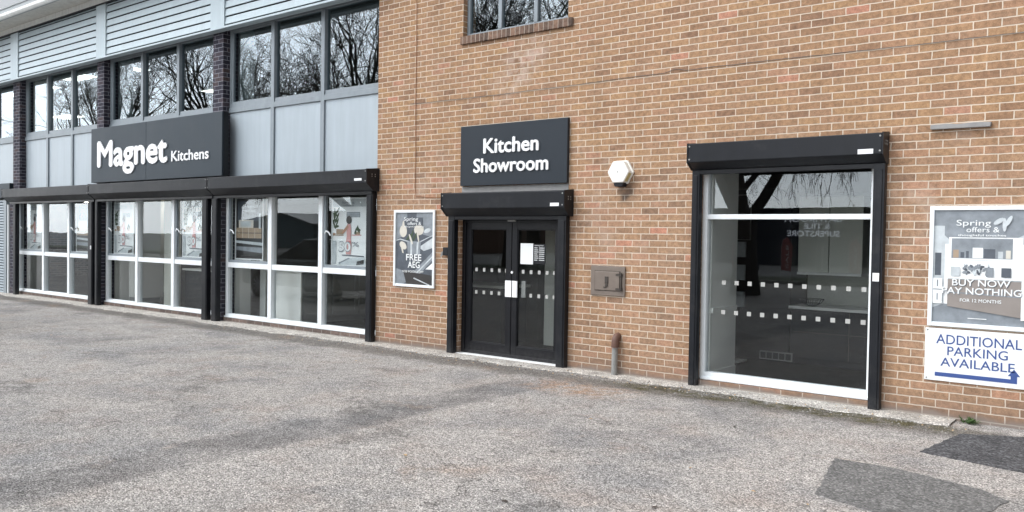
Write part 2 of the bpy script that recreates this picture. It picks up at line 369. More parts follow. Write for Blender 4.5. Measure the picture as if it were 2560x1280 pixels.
# text: glyph outlines taken from the built-in font, fitted to a width and height, facing -y
def glyphs(body, bold=0.):
    cu = bpy.data.curves.new('glyphs', 'FONT'); cu.body = body; cu.offset = bold; cu.resolution_u = 3
    ob = bpy.data.objects.new('glyphs', cu); COL.objects.link(ob)
    me = bpy.data.meshes.new_from_object(ob.evaluated_get(bpy.context.evaluated_depsgraph_get()))
    vs = [v.co.copy() for v in me.vertices]; fs = [tuple(p.vertices) for p in me.polygons]
    bpy.data.objects.remove(ob); bpy.data.curves.remove(cu); bpy.data.meshes.remove(me); return vs, fs
CAP = None
def text(mb, body, x0, x1, z0, cap, y, depth=.002, bold=.012, mi=0, flip=False):
    """baseline z0, capital height cap, stretched to x0..x1, front face at y (towards -y, or +y when flip)"""
    global CAP
    if CAP is None:
        vs, _ = glyphs('H'); CAP = max(v.y for v in vs)-min(v.y for v in vs)
    vs, fs = glyphs(body, 0); a = min(v.x for v in vs)-bold; b = max(v.x for v in vs)+bold
    sx = (x1-x0)/(b-a); sz = cap/CAP; n = len(vs); V0 = vs
    sg = -1 if flip else 1
    for k, (dx, dz) in enumerate(((0, 0), (-bold, 0), (bold, 0), (0, -bold), (0, bold)) if bold else ((0, 0),)):
        vs = [Vector((v.x+dx, v.y+dz, 0)) for v in V0]; yk = y+sg*.00025*k
        text_layer(mb, vs, fs, a, x0, x1, z0, sx, sz, yk, depth, mi, flip)
    return mb
def text_layer(mb, vs, fs, a, x0, x1, z0, sx, sz, y, depth, mi, flip):
    n = len(vs)
    if flip: P = [(x1-(v.x-a)*sx, y, z0+v.y*sz) for v in vs]
    else: P = [(x0+(v.x-a)*sx, y, z0+v.y*sz) for v in vs]
    mb.add(P, fs, mi)
    if depth > .004:
        from collections import Counter
        cnt = Counter(); 
        for f in fs:
            for i in range(len(f)): cnt[tuple(sorted((f[i], f[(i+1) % len(f)])))] += 1
        q = P+[(p[0], p[1]+(-depth if flip else depth), p[2]) for p in P]
        mb.add(q, [(e[0], e[1], e[1]+n, e[0]+n) for e, c in cnt.items() if c == 1], mi)
    return mb

# ================================================================== SETTING
car_park = MB().quad((-160, -22, 0), (60, -22, 0), (60, .32, 0), (-160, .32, 0)).build('car_park', 'asphalt'); tag(car_park, kind='structure')
g = MB().quad((-400, -400, -.02), (400, -400, -.02), (400, 400, -.02), (-400, 400, -.02)).build('ground', 'road'); tag(g, kind='structure')
verge = MB().box(-160, 60, -25.4, -22.15, -.01, .12).build('grass_verge', 'grass'); tag(verge, kind='structure')
kb = MB().box(-160, 60, -22.15, -22.0, -.01, .13).build('kerb', 'kerb', bevel=.02); tag(kb, kind='structure')
# concrete apron along the foot of the walls, broken front edge
def jag(x0, x1, base, amp, seed, step=.035):
    r = random.Random(seed); pts = []; x = x0; k = 0
    ph = [r.uniform(0, 6.28) for _ in range(5)]
    while x < x1:
        yv = base+amp*sum(math.sin(x*f+p)/(i+1.5) for i, (f, p) in enumerate(zip((1.3, 3.7, 9.1, 17, 41), ph)))+r.uniform(-.014, .014)
        pts.append((x, yv)); x += step
    return pts
ap = MB(); e = jag(-30, -1.55, -.27, .06, 3)
vs = []; fs = []
for i, (x, yv) in enumerate(e):
    vs += [(x, yv-.03, .0045), (x, yv+.02, .016), (x, .3, .022)]
    if i: k = 3*(i-1); fs += [(k, k+3, k+4, k+1), (k+1, k+4, k+5, k+2)]
ap.add(vs, fs); o = ap.build('concrete_apron', 'concrete'); tag(o, kind='structure')
# reinstated tarmac patches, lower right
def patch(name, pts, z, mat):
    r = random.Random(5); out = []
    for i in range(len(pts)):
        a, b = Vector(pts[i]), Vector(pts[(i+1) % len(pts)]); n = max(1, int((b-a).length/.04))
        for k in range(n):
            p = a.lerp(b, k/n); out.append((p.x+r.uniform(-.009, .009), p.y+r.uniform(-.009, .009)))
    m = MB(); m.prism(out, 'z', z-.0035, z); return tag(m.build(name, mat), kind='structure')
patch('tarmac_patch', [(-2.0, -2.13), (-1.80, -3.12), (-1.25, -3.3), (-.9, -2.95), (-.82, -2.45), (-1.0, -2.28), (-1.3, -2.2), (-1.55, -2.12)], .005, 'patch')
patch('tarmac_patch', [(-1.56, -1.47), (-1.44, -.58), (-1.2, -.42), (-.9, -.3), (3, -.3), (3, -1.5), (-.2, -1.75), (-.8, -1.62), (-1.2, -1.55)], .005, 'patch2')

# ================================================================== BRICK BUILDING (right)
BB = thing('brick_building', 'tan brick building with black shutters, double door and large shop window', 'building', (-4, 0, 0))
O = (-4, 0, 0)
def wall_open(mb, x0, x1, z0, z1, ops, depth, mi=0):
    xs = sorted({x0, x1}|{v for o in ops for v in o[:2]}); zs = sorted({z0, z1}|{v for o in ops for v in o[2:4]})
    for i in range(len(xs)-1):
        for j in range(len(zs)-1):
            cx, cz = (xs[i]+xs[i+1])/2, (zs[j]+zs[j+1])/2
            if any(o[0] < cx < o[1] and o[2] < cz < o[3] for o in ops): continue
            a, b, c, d = xs[i], xs[i+1], zs[j], zs[j+1]
            mb.quad((a, 0, c), (b, 0, c), (b, 0, d), (a, 0, d), mi)
            mb.quad((b, depth, c), (a, depth, c), (a, depth, d), (b, depth, d), mi)
    for a, b, c, d in [o[:4] for o in ops]:
        mb.quad((a, 0, c), (a, 0, d), (a, depth, d), (a, depth, c), mi); mb.quad((b, 0, d), (b, 0, c), (b, depth, c), (b, depth, d), mi)
        mb.quad((a, 0, d), (b, 0, d), (b, depth, d), (a, depth, d), mi); mb.quad((b, 0, c), (a, 0, c), (a, depth, c), (b, depth, c), mi)
    return mb
UW = (-7.71, -5.98, 4.31, 5.6); DO = (-7.74, -6.03, -.01, 1.93); SW = (-4.17, -2.33, .075, 2.42)
m = wall_open(MB(O), -9.38, 8, -.05, 7.2, [UW, DO, SW], .26)
m.quad((-9.38, .26, -.05), (-9.38, 0, -.05), (-9.38, 0, 7.2), (-9.38, .26, 7.2)).quad((8, 0, -.05), (8, .26, -.05), (8, .26, 7.2), (8, 0, 7.2))
m.quad((-9.38, 0, 7.2), (8, 0, 7.2), (8, .26, 7.2), (-9.38, .26, 7.2))
m.build('wall', 'brick', BB)
MB(O).box(-9.38, 8.2, -.04, 14, 7.2, 7.35).build('roof', 'fascia', BB)
MB(O).box(8, 8.2, .26, 14, -.05, 7.2).box(-9.38, 8, 13.8, 14, -.05, 7.2).build('rear_wall', 'brick', BB)
MB(O).box(-7.73, -5.90, -.035, .05, 4.205, 4.31).build('window_sill', 'soldier', BB, .004)
MB(O).box(-7.69, -5.93, -.004, .1, 2.195, 2.285).build('lintel', 'lintel', BB, .002)
# upper window
def frame_ring(mb, x0, x1, z0, z1, y0, y1, t, mi=0, tb=None):
    tb = tb or t
    mb.box(x0, x0+t, y0, y1, z0, z1, mi); mb.box(x1-t, x1, y0, y1, z0, z1, mi)
    mb.box(x0+t, x1-t, y0+.001, y1, z0, z0+tb, mi); mb.box(x0+t, x1-t, y0+.001, y1, z1-t, z1, mi); return mb
m = MB(O); frame_ring(m, UW[0]+.002, UW[1]-.002, UW[2]+.002, UW[3], .08, .15, .05)
for xx in (-7.13, -6.54): m.box(xx-.03, xx+.03, .075, .149, UW[2]+.05, UW[3]-.05)
wf = m.build('window', 'grey', BB, .004)
MB(O).box(UW[0]+.03, UW[1]-.03, .11, .116, UW[2]+.03, UW[3]-.03).build('pane', 'glassup', wf)
# shop window
m = MB(O); frame_ring(m, SW[0]+.002, SW[1]-.002, SW[2]+.002, SW[3]-.002, .06, .16, .06, tb=.085)
m.box(SW[0]+.06, SW[1]-.06, .061, .158, 1.845, 1.9); m.box(SW[0]+.03, SW[1]-.03, .03, .07, SW[2]+.004, SW[2]+.03)
wf = m.build('window', 'white', BB, .006)
MB(O).box(SW[0]+.04, SW[1]-.04, .11, .116, SW[2]+.05, SW[3]-.04).build('pane', 'glass', wf)
for zz in (1.155, .83):
    for i in range(11): x = -3.92+i*.1472; MB(O).box(x-.023, x+.023, .1075, .109, zz-.023, zz+.023).build('privacy_square', 'frost', wf)
# entrance doors
m = MB(O); frame_ring(m, -7.735, -6.035, .012, 1.925, .075, .17, .055); m.box(-7.68, -6.09, .076, .168, 1.80, 1.87)
fr = m.build('door_frame', 'blackd', BB, .004)
MB(O).box(-6.93, -6.80, .055, .078, 1.815, 1.845).build('closer_plate', 'galv', fr)
def door(x0, x1, plate, dots):
    m = MB(O); frame_ring(m, x0, x1, .03, 1.80, .09, .14, .085, tb=.15)
    frame_ring(m, x0+.085, x1-.085, .18, 1.715, .098, .13, .012)
    d = m.build('door', 'blackd', BB, .003)
    MB(O).box(x0+.08, x1-.08, .111, .117, .17, 1.72).build('pane', 'glass', d)
    h = MB(O)
    for a, b in plate: h.box(a, b, .07, .089, .825, 1.04)
    h.build('push_plate', 'letter', d, .004)
    for zz, lst in dots:
        for x in lst: MB(O).box(x-.021, x+.021, .1085, .110, zz-.024, zz+.024).build('privacy_square', 'frost', d)
    return d
d1 = door(-7.675, -6.885, [(-6.97, -6.845)], [(1.165, [-7.50, -7.365, -7.23, -7.10, -6.98]), (.86, [-7.50, -7.365, -7.23, -7.10])])
d2 = door(-6.875, -6.095, [(-6.868, -6.77)], [(1.165, [-6.70, -6.57, -6.44, -6.315, -6.20]), (.86, [-6.57, -6.44, -6.315, -6.20])])
MB(O).box(-6.745, -6.675, .13, .15, .825, 1.04).build('pull_plate', 'galv', d2, .004)
MB(O).disc(-6.865, 1.15, .017, .078, .09, 14).build('lock', 'letter', d2)
MB(O).box(-7.74, -6.03, -.03, .17, -.002, .024).build('threshold', 'letter', BB, .004)
# interior of the brick building
m = MB(O).quad((-9.3, .26, .03), (8, .26, .03), (8, 9, .03), (-9.3, 9, .03)); m.build('interior_floor', 'floor', BB)
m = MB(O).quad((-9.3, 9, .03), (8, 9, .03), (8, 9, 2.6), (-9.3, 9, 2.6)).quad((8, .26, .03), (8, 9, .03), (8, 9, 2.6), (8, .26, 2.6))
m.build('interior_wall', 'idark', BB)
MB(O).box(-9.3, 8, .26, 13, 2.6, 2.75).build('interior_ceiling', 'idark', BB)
m = MB(O); m.box(-4.55, -4.10, .17, .86, .03, 2.6).box(-4.10, -4.075, .18, .84, .80, .86).box(-4.10, -4.085, .18, .85, .03, .15)
m.build('window_return', 'offwhite', BB, .004)
MB(O).quad((-9.3, .27, 3.4), (8, .27, 3.4), (8, 13, 3.4), (-9.3, 13, 3.4)).build('upper_floor', 'idark', BB)
MB(O).box(-9.3, 8, .27, 13, 6.2, 6.3).box(-9.3, 8, 3.4, 3.5, 3.4, 6.2).build('upper_room', 'iwall', BB)

# ================================================================== SHOP BUILDING (left facade)
SB = thing('shop_building', 'long shop building with grey louvres, tall windows and dark brick piers', 'building', (-18, 0, 0))
O2 = (-18, 0, 0)
PIERS = [(-26.78, -26.42), (-22.42, -22.03), (-18.12, -17.82), (-13.74, -13.42)]
for (a, b), lo in zip(PIERS, (-26.42, -22.385, -17.96, -13.485)):
    MB(O2).prism([(a, -.05), (lo, -.05), (lo, 2.42), (b, 2.42), (b, 5.25), (a, 5.25)], 'y', 0, .30).build('pier', 'dbrick', SB)
UZ0, UZ1 = 3.83, 5.24
BAYS = [(-26.42, -25.2, -23.8, -22.42), (-22.03, -20.80, -19.55, -18.12), (-17.82, -16.47, -15.12, -13.74), (-13.42, -12.13, -10.81, -9.38)]
for k, (a, p, q, b) in enumerate(BAYS):
    m = MB(O2); frame_ring(m, a+.002, b-.002, UZ0, UZ1, .13, .22, .05, tb=.07)
    for x in (p, q): m.box(x-.045, x+.045, .11, .219, 2.5, UZ1-.05)
    m.box(a+.003, b-.003, .112, .2, UZ0-.09, UZ0-.001)
    lights = [(a+.05, p-.045), (p+.045, q-.045), (q+.045, b-.05)]
    frame_ring(m, lights[0][0], lights[0][1], UZ0+.07, UZ1-.05, .145, .2, .035)
    wf = m.build('window', 'grey', SB, .004)
    MB(O2).box(a+.03, b-.03, .17, .176, UZ0+.03, UZ1-.03).build('pane', 'glassup', wf)
    for x0, x1 in [(a+.003, p-.046), (p+.046, q-.046), (q+.046, b-.003)]:
        MB(O2).box(x0, x1, .14, .2, 2.5, UZ0-.092).build('spandrel_panel', 'panel', SB, .003)
# lower windows
LB = [(-22.03, -20.97, -19.66, -18.12, 'glassold'), (-17.93, -16.62, -15.24, -13.74, 'glass'), (-13.46, -12.14, -10.80, -9.385, 'glass')]
LZ0, LZ1 = .088, 2.34
for k, (a, p, q, b, gm) in enumerate(LB):
    if k == 0: a = -22.37
    m = MB(O2); frame_ring(m, a+.002, b-.002, LZ0, LZ1, .10, .2, .065, tb=.07)
    for x in (p, q): m.box(x-.05, x+.05, .09, .199, LZ0+.07, LZ1-.065)
    for x0, x1 in [(a+.065, p-.05), (p+.05, q-.05), (q+.05, b-.065)]: m.box(x0, x1, .102, .198, .985, 1.075)
    m.box(a+.003, b-.003, .07, .1, LZ0+.002, LZ0+.03)
    wf = m.build('window', 'white', SB, .005)
    MB(O2).box(a+.04, b-.04, .15, .156, LZ0+.04, LZ1-.04).build('pane', gm, wf)
    for j, (x0, x1) in enumerate([(a+.065, p-.05), (q+.05, b-.065)]):
        s = MB(O2); frame_ring(s, x0+.002, x1-.002, 1.078, LZ1-.067, .115, .149, .045)
        so_ = s.build('sash', 'grey' if j == 0 else 'grey', wf, .003)
        MB(O2).tube([(x0+.05, .105, 1.62), (x0+.10, .085, 1.66), (x0+.16, .085, 1.64), (x0+.19, .10, 1.59)], .012, 6).build('stay', 'white', wf)
    MB(O2).box(a+.002, b-.002, .06, .25, -.05, LZ0-.002).build('sill_course', 'plinth', SB)
# louvre band
LP = [(-26.55, -26.1), (-22.2, -21.78), (-17.87, -17.46), (-13.6, -13.17), (-9.38, -9.2)]
for i, (a, b) in enumerate(LP): MB(O2).box(a, b, -.15, -.02, 5.2, 6.27).build('louvre_post', 'louvre', SB, .003)
for i in range(len(LP)-1):
    x0, x1 = LP[i][1]+.002, LP[i+1][0]-.002; m = MB(O2)
    m.box(x0, x1, -.104, -.02, 5.2, 6.27, 1)
    for k in range(8):
        z = 5.235+k*.143; zt = min(z+.114, 6.26)
        m.prism([(-.135, z), (-.128, z-.003), (-.112, zt+.002), (-.118, zt+.006)], 'x', x0, x1)
    m.build('louvre_panel', ['louvre', 'dark'], SB)
MB(O2).box(-30, -9.2, -.165, .0, 5.165, 5.2).build('louvre_trim', 'louvre', SB, .003)
MB(O2).box(-30, -9.385, -.03, .11, 5.24, 5.3).build('window_head', 'dark', SB)
MB(O2).box(-30, -9.2, -.16, -.02, 6.275, 6.30).build('louvre_cap', 'cabdark', SB)
MB(O2).box(-30, -9.2, -.15, .1, 6.30, 6.43).build('frieze', 'gutter', SB, .004)
m = MB(O2)
for i in range(9): m.box(-30+i*2.3, -30+(i+1)*2.3-.008, -.60, .1, 6.432, 6.45)
m.build('soffit', 'soffit', SB)
MB(O2).box(-30, -9.2, -.66, -.602, 6.40, 6.62).build('fascia', 'fascia', SB, .004)
m = MB(O2); m.prism([(-.665, 6.47), (-.77, 6.47), (-.765, 6.41), (-.73, 6.37), (-.69, 6.37), (-.665, 6.40)], 'x', -30, -9.2); m.build('gutter', 'gutter', SB)
m = MB(O2); m.prism([(-.68, 6.62), (14, 7.0), (14, 7.1), (-.68, 6.65)], 'x', -30, -9.2); m.build('roof', 'fascia', SB)
# rear and interior
MB(O2).box(-30, -9.4, 13.8, 14, -.05, 7).box(-30.2, -30, -.02, 14, -.05, 6.6).build('rear_wall', 'dbrick', SB)
MB(O2).quad((-30, .25, .035), (-9.35, .25, .035), (-9.35, 9, .035), (-30, 9, .035)).build('interior_floor', 'floor', SB)
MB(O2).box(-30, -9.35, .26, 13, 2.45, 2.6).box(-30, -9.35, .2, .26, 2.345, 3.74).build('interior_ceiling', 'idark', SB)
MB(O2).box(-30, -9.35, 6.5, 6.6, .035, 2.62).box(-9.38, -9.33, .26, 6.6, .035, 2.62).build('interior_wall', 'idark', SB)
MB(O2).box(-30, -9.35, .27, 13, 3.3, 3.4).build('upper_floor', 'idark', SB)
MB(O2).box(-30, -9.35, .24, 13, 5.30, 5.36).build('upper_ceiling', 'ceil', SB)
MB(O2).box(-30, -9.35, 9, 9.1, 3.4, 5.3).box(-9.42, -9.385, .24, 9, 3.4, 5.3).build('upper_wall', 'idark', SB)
for a, b in PIERS:
    c_ = {-26.42: -26.4, -22.03: -22.36, -17.82: -17.93, -13.42: -13.45}[b]
    MB(O2).box(a-.05, c_, .301, .62, .035, 2.45).box(a-.05, b+.03, .30, .62, 3.4, 5.3).build('interior_pier', 'offwhite', SB)
# far left: corrugated shutter of the next unit
m = MB(O2); n = 34
for i in range(n):
    z = .0+i*(2.33/n); m.prism([(.02, z), (-.012, z+.012), (-.012, z+.045), (.02, z+.0585)], 'x', -26.4, -22.86)
rs = m.build('roller_shutter', 'panel', SB)
MB(O2).box(-22.86, -22.70, -.05, .06, -.02, 2.36).build('shutter_guide', 'grey', SB, .004)
MB(O2).box(-22.69, -22.63, -.03, .05, -.02, 2.2).build('door_post', 'white', SB, .004)
MB(O2).box(-26.4, -22.43, -.08, .1, 2.36, 2.72).build('shutter_hood', 'sign', SB, .004)
MB(O2).box(-22.62, -22.42, .0, .12, -.02, 2.36).build('end_pier', 'dbrick', SB)

# ================================================================== SHUTTER BOXES
def shutter(x0, x1, z1, face, bot, dep, rails, rail_x, label, group, tagx=None, open_right=True):
    c = (x0+x1)/2; t = thing('shutter_box', label, 'roller shutter', (c, 0, 0), group); o = (c, 0, 0)
    prof = [(-.003, z1+.02), (-dep, z1), (-dep, z1-face), (-dep*.45, bot), (-.003, bot)]
    m = MB(o); m.prism(prof, 'x', x0+.012, x1-.012); m.build('housing', 'black', t, .006)
    pe = [(-.002, z1+.027), (-dep-.006, z1+.006), (-dep-.006, z1-face-.004), (-dep*.45-.002, bot-.006), (-.002, bot-.006)]
    for a, b in ((x0, x0+.0115), (x1-.0115, x1)):
        e = MB(o).prism(pe, 'x', a, b).build('end_plate', 'black', t)
    for x in (x0+.03, x1-.03):
        for z in (z1-.03, z1-face+.03): MB(o).disc(x, z, .009, -dep-.006, -dep+.002, 8).build('screw', 'galv', t)
    for y in (-dep*.35, -dep*.6):
        for z in (z1-.07, z1-.10): MB(o).box(x1-.002, x1+.004, y-.006, y+.006, z-.008, z+.008).build('screw', 'galv', e)
    MB(o).box(x0+.06, x1-.06, -dep*.4, -.02, bot-.05, bot-.002).build('bottom_bar', 'blackd', t, .004)
    for a, b in rail_x:
        m = MB(o).box(a, b, -.085, -.003, 0.0, bot-.002); m.box(a+.02, b-.02, -.095, -.085, 0.02, bot-.06)
        r = m.build('guide_rail', 'black', t, .005)
    if tagx: MB(o).box(tagx[0], tagx[1], -dep-.005, -dep+.001, tagx[2], tagx[3]).build('maker_plate', 'letter', t)
    return t
G = 'black roller shutter boxes over the openings'
shutter(-22.44, -17.985, 2.56, .20, 2.26, .25, None, [(-22.20, -22.04), (-18.34, -18.14)], 'black shutter box over the farthest bay of shop windows', G)
shutter(-17.98, -13.525, 2.565, .20, 2.26, .25, None, [(-18.02, -17.9), (-13.94, -13.76)], 'black shutter box below the large charcoal sign, middle of the row', G)
t3 = shutter(-13.52, -9.33, 2.57, .20, 2.26, .25, None, [(-13.62, -13.45), (-9.52, -9.385)], 'black shutter box ending against the brick wall corner', G, (-9.60, -9.44, 2.405, 2.44))
t4 = shutter(-7.89, -5.85, 2.185, .20, 1.885, .2, None, [(-7.86, -7.745), (-6.025, -5.90)], 'short black shutter box above the black double door', G, (-6.06, -5.93, 2.0, 2.04))
t5 = shutter(-4.24, -2.22, 2.655, .20, 2.38, .2, None, [(-4.23, -4.14), (-2.335, -2.23)], 'wide black shutter box above the large white framed shop window', G, (-2.45, -2.31, 2.46, 2.505))
MB((-3.23, 0, 0)).box(-2.315, -2.255, -.101, -.094, 1.25, 1.33).build('sticker', 'paper', t5)
MB((-20.21, 0, 0)).box(-18.20, -18.16, -.101, -.094, 1.20, 1.28).build('sticker', 'paper', bpy.data.objects['shutter_box'])

# ================================================================== SIGNS
t = thing('shop_sign', 'long charcoal fascia sign with white Magnet Kitchens lettering', 'sign', (-15.67, 0, 2.6)); o = t.location[:]
MB(o).box(-18.10, -15.845, -.13, -.005, 2.605, 3.735).build('panel', 'sign', t, .004)
MB(o).box(-15.84, -13.24, -.13, -.005, 2.605, 3.735).build('panel', 'sign', t, .004)
MB(o).box(-18.05, -13.235, -.10, -.002, 2.60, 3.73).build('tray', 'blackd', t)
m = MB(o); text(m, 'Magnet', -17.80, -15.03, 2.935, .50, -.15, .018, .03); text(m, 'Kitchens', -14.89, -13.64, 2.925, .19, -.145, .013, .012)
m.build('lettering', 'letter', t)
t = thing('entrance_sign', 'square black sign with raised white Kitchen Showroom letters above the door', 'sign', (-6.8, 0, 2.29)); o = t.location[:]
MB(o).box(-7.68, -5.925, -.05, -.003, 2.29, 3.09).build('panel', 'sign2', t, .004)
m = MB(o); text(m, 'Kitchen', -7.265, -6.355, 2.715, .185, -.066, .015, .022); text(m, 'Showroom', -7.435, -6.20, 2.465, .175, -.066, .015, .022)
m.build('lettering', 'letter', t)
t = thing('parking_sign', 'white parking sign with blue capitals and a right turn arrow', 'sign', (-1.42, 0, .35)); o = t.location[:]
MB(o).box(-1.855, -.985, -.018, -.003, .355, .84).build('board', 'print_wh', t, .002)
m = MB(o); text(m, 'ADDITIONAL', -1.76, -1.075, .70, .085, -.0205, .002, .006); text(m, 'PARKING', -1.665, -1.18, .598, .08, -.0205, .002, .006); text(m, 'AVAILABLE', -1.72, -1.125, .495, .078, -.0205, .002, .006)
m.build('lettering', 'blue', t)
m = MB(o); m.prism([(-1.765, .398), (-1.105, .398), (-1.105, .462), (-1.082, .462), (-1.13, .525), (-1.178, .462), (-1.155, .462), (-1.155, .435), (-1.765, .435)], 'y', -.0205, -.0182)
m.build('arrow', 'blue', t)
for x in (-1.835, -1.005):
    for z in (.375, .82): MB(o).disc(x, z, .008, -.021, -.0182, 8).build('screw', 'galv', t)

# ================================================================== FRAMED POSTERS ON THE WALL
def poster_frame(t, o, x0, x1, z0, z1, y0=-.032, y1=-.004, fw_=.038, mat='white'):
    m = MB(o); frame_ring(m, x0, x1, z0, z1, y0, y1, fw_); return m.build('frame', mat, t, .004)
def el(cx, cz, rx, rz, n=18, a=0):
    return [(cx+rx*math.cos(2*math.pi*i/n)*math.cos(a)-rz*math.sin(2*math.pi*i/n)*math.sin(a), cz+rx*math.cos(2*math.pi*i/n)*math.sin(a)+rz*math.sin(2*math.pi*i/n)*math.cos(a)) for i in range(n)]
class Art:      # flat shapes printed one over the other, each layer a fraction of a millimetre proud
    def __init__(s, o, x0, x1, z0, z1, y): s.m = MB(o); s.x0, s.x1, s.z0, s.z1, s.y = x0, x1, z0, z1, y; s.mats = []; s.l = 0
    def p(s, pts, mat):          # points in 0..1 of the sheet
        if mat not in s.mats: s.mats.append(mat)
        q = [(s.x0+(s.x1-s.x0)*min(max(u, 0), 1), s.z0+(s.z1-s.z0)*min(max(v, 0), 1)) for u, v in pts]
        n = len(q); ar = sum(q[i][0]*q[(i+1) % n][1]-q[(i+1) % n][0]*q[i][1] for i in range(n))
        if ar < 0: q = q[::-1]
        s.m.add([(a, s.y-s.l*.00025, b) for a, b in q], [tuple(range(n))], s.mats.index(mat)); s.l += 1; return s
    def r(s, a, b, c, d, mat): return s.p([(a, c), (b, c), (b, d), (a, d)], mat)
    def t(s, body, a, b, base, cap, mat='print_wh', bold=.01):
        if mat not in s.mats: s.mats.append(mat)
        W, H = s.x1-s.x0, s.z1-s.z0
        text(s.m, body, s.x0+a*W, s.x0+b*W, s.z0+base*H, cap*H, s.y-s.l*.00025-.0003, .001, bold, s.mats.index(mat)); s.l += 1; return s
    def build(s, parent, name='print'): return s.m.build(name, s.mats, parent)
# slate poster left of the door
t = thing('poster_board', 'narrow slate grey advertising poster in a white frame left of the door', 'poster', (-8.57, 0, .87), 'framed posters on the brick wall'); o = t.location[:]
poster_frame(t, o, -8.985, -8.165, .875, 1.975)
a = Art(o, -8.95, -8.20, .91, 1.94, -.012)
a.r(0, 1, 0, 1, 'print_dk'); a.p([(0, .62), (.3, .7), (.3, 1), (0, 1)], 'print_md'); a.p([(.55, .72), (1, .66), (1, 1), (.55, 1)], 'print_md')
a.p([(0, 0), (0, .22), (.55, .13), (.2, 0)], 'print_md'); a.p([(.45, .16), (1, .47), (1, .36), (.6, .12)], 'print_md'); a.p([(.5, .14), (1, .42), (1, .40), (.52, .12)], 'print_lt')
a.p([(.62, .52), (1, .66), (1, .52), (.75, .47)], 'print_lt'); a.p([(.8, .22), (1, .32), (1, .22)], 'print_wh')
a.p([(.48, .085), (.5, .1), (.95, .0), (.9, 0)], 'print_lt'); a.p([(.2, .2), (.3, .0), (.98, .0), (.98, .14), (.45, .17)], 'print_black'); a.p([(.48, .085), (.5, .1), (.92, .01), (.9, 0)], 'print_lt')
a.p(el(.2, .74, .1, .085), 'print_cream'); a.p([(.16, .8), (.24, .8), (.21, .89), (.18, .87)], 'print_cream'); a.p(el(.62, .76, .13, .075), 'print_cream'); a.p(el(.84, .75, .09, .03, a=.2), 'print_lt')
a.p(el(.2, .54, .1, .05, a=-.3), 'print_cream'); a.p([(.14, .52), (.18, .44), (.22, .43), (.19, .52)], 'print_cream')
a.p([(0, .6), (.12, .62), (.55, .56), (.98, .68), (.98, .69), (.55, .575), (.12, .635), (0, .615)], 'print_lt')
a.p([(.33, .42), (.66, .42), (.68, .6), (.31, .6)], 'print_md'); a.p([(.40, .42), (.45, .42), (.44, .59), (.40, .59)], 'print_lt'); a.p([(.56, .42), (.6, .42), (.62, .59), (.57, .59)], 'print_lt')
for cx, cz, an in ((.36, .66, .5), (.44, .68, 1.2), (.52, .665, .8), (.6, .67, 1.9), (.41, .63, 2.2)): a.p(el(cx, cz, .09, .022, 10, an), 'print_green' if an < 1.3 else 'print_cream')
a.r(.24, .72, .82, .93, 'print_dk')
a.t('Spring', .22, .60, .885, .05, bold=0); a.t('offers &', .32, .68, .825, .045, bold=0); a.t('thoughtful touches', .22, .76, .795, .016)
a.t('FREE', .29, .70, .335, .085, bold=.02); a.t('AEG', .34, .66, .235, .085, bold=.02); a.t('HOB WORTH £1,399*', .2, .76, .165, .03)
a.build(t)
# kitchen poster far right
t = thing('poster_board', 'large pale kitchen poster in a white frame above the parking sign', 'poster', (-1.45, 0, .86), 'framed posters on the brick wall'); o = t.location[:]
poster_frame(t, o, -1.84, -1.02, .86, 1.965)
a = Art(o, -1.805, -1.055, .895, 1.93, -.012)
a.r(0, 1, 0, 1, 'print_lt'); a.p([(0, 1), (1, 1), (1, .8), (.8, .72), (.2, .72), (0, .86)], 'print_md'); a.r(0, .12, .2, .86, 'print_lt'); a.r(.02, .09, .42, .62, 'print_dk')
a.r(.13, .17, .12, .7, 'print_wh'); a.p([(0, 0), (1, 0), (1, .1), (.13, .17), (0, .13)], 'print_md'); a.r(.17, .95, .4, .76, 'print_wh'); a.r(.2, .85, .56, .75, 'print_md')
for x, wv, h, mm in ((.22, .06, .07, 'print_wood'), (.3, .04, .05, 'print_dk'), (.36, .03, .06, 'print_dk'), (.43, .11, .09, 'print_wh'), (.55, .12, .08, 'print_dk'), (.7, .05, .06, 'print_lt'), (.78, .05, .07, 'print_cream')): a.r(x, x+wv, .58, .58+h, mm)
a.r(.17, .95, .562, .575, 'print_wh')
for i in range(26):
    an = .3+i*.73; a.p(el(.46+.16*math.cos(i*1.3)*((i % 5)+2)/6, .48+.028*math.sin(i*2.1), .03, .012, 9, an), ('print_dk', 'print_md', 'print_md', 'print_lt')[i % 4])
a.r(.58, .66, .42, .5, 'print_md'); a.r(.74, .84, .42, .5, 'print_dk'); a.r(.2, .3, .42, .5, 'print_lt')
a.r(.15, .97, .395, .41, 'print_wh'); a.p([(.17, .39), (.95, .385), (.95, .08), (.17, .15)], 'print_taupe'); a.p([(.17, .28), (.95, .26), (.95, .25), (.17, .27)], 'print_md'); a.r(.95, 1, .06, .7, 'print_wh')
a.r(.005, .11, .3, .395, 'print_wh'); a.r(.005, .11, .17, .29, 'print_wh'); a.r(.05, .065, .32, .38, 'print_md'); a.r(.05, .065, .2, .26, 'print_md')
for cx, cz, an in ((.7, .9, .4), (.8, .9, .9), (.76, .87, 1.6)): a.p(el(cx, cz, .06, .022, 10, an), 'print_lt')
a.t('Spring', .25, .62, .862, .05, bold=0); a.t('offers &', .36, .71, .805, .045, bold=0); a.t('thoughtful touches', .27, .78, .77, .018)
a.t('BUY NOW', .225, .845, .331, .056, 'print_dk', .02).t('PAY NOTHING', .115, .96, .258, .056, 'print_md', .02).t('BUY NOW', .22, .84, .335, .056, bold=.016); a.t('PAY NOTHING', .11, .955, .262, .056, bold=.016); a.t('FOR 12 MONTHS', .31, .75, .195, .028, bold=.01); a.r(.4, .6, .05, .056, 'print_wh')
a.build(t)

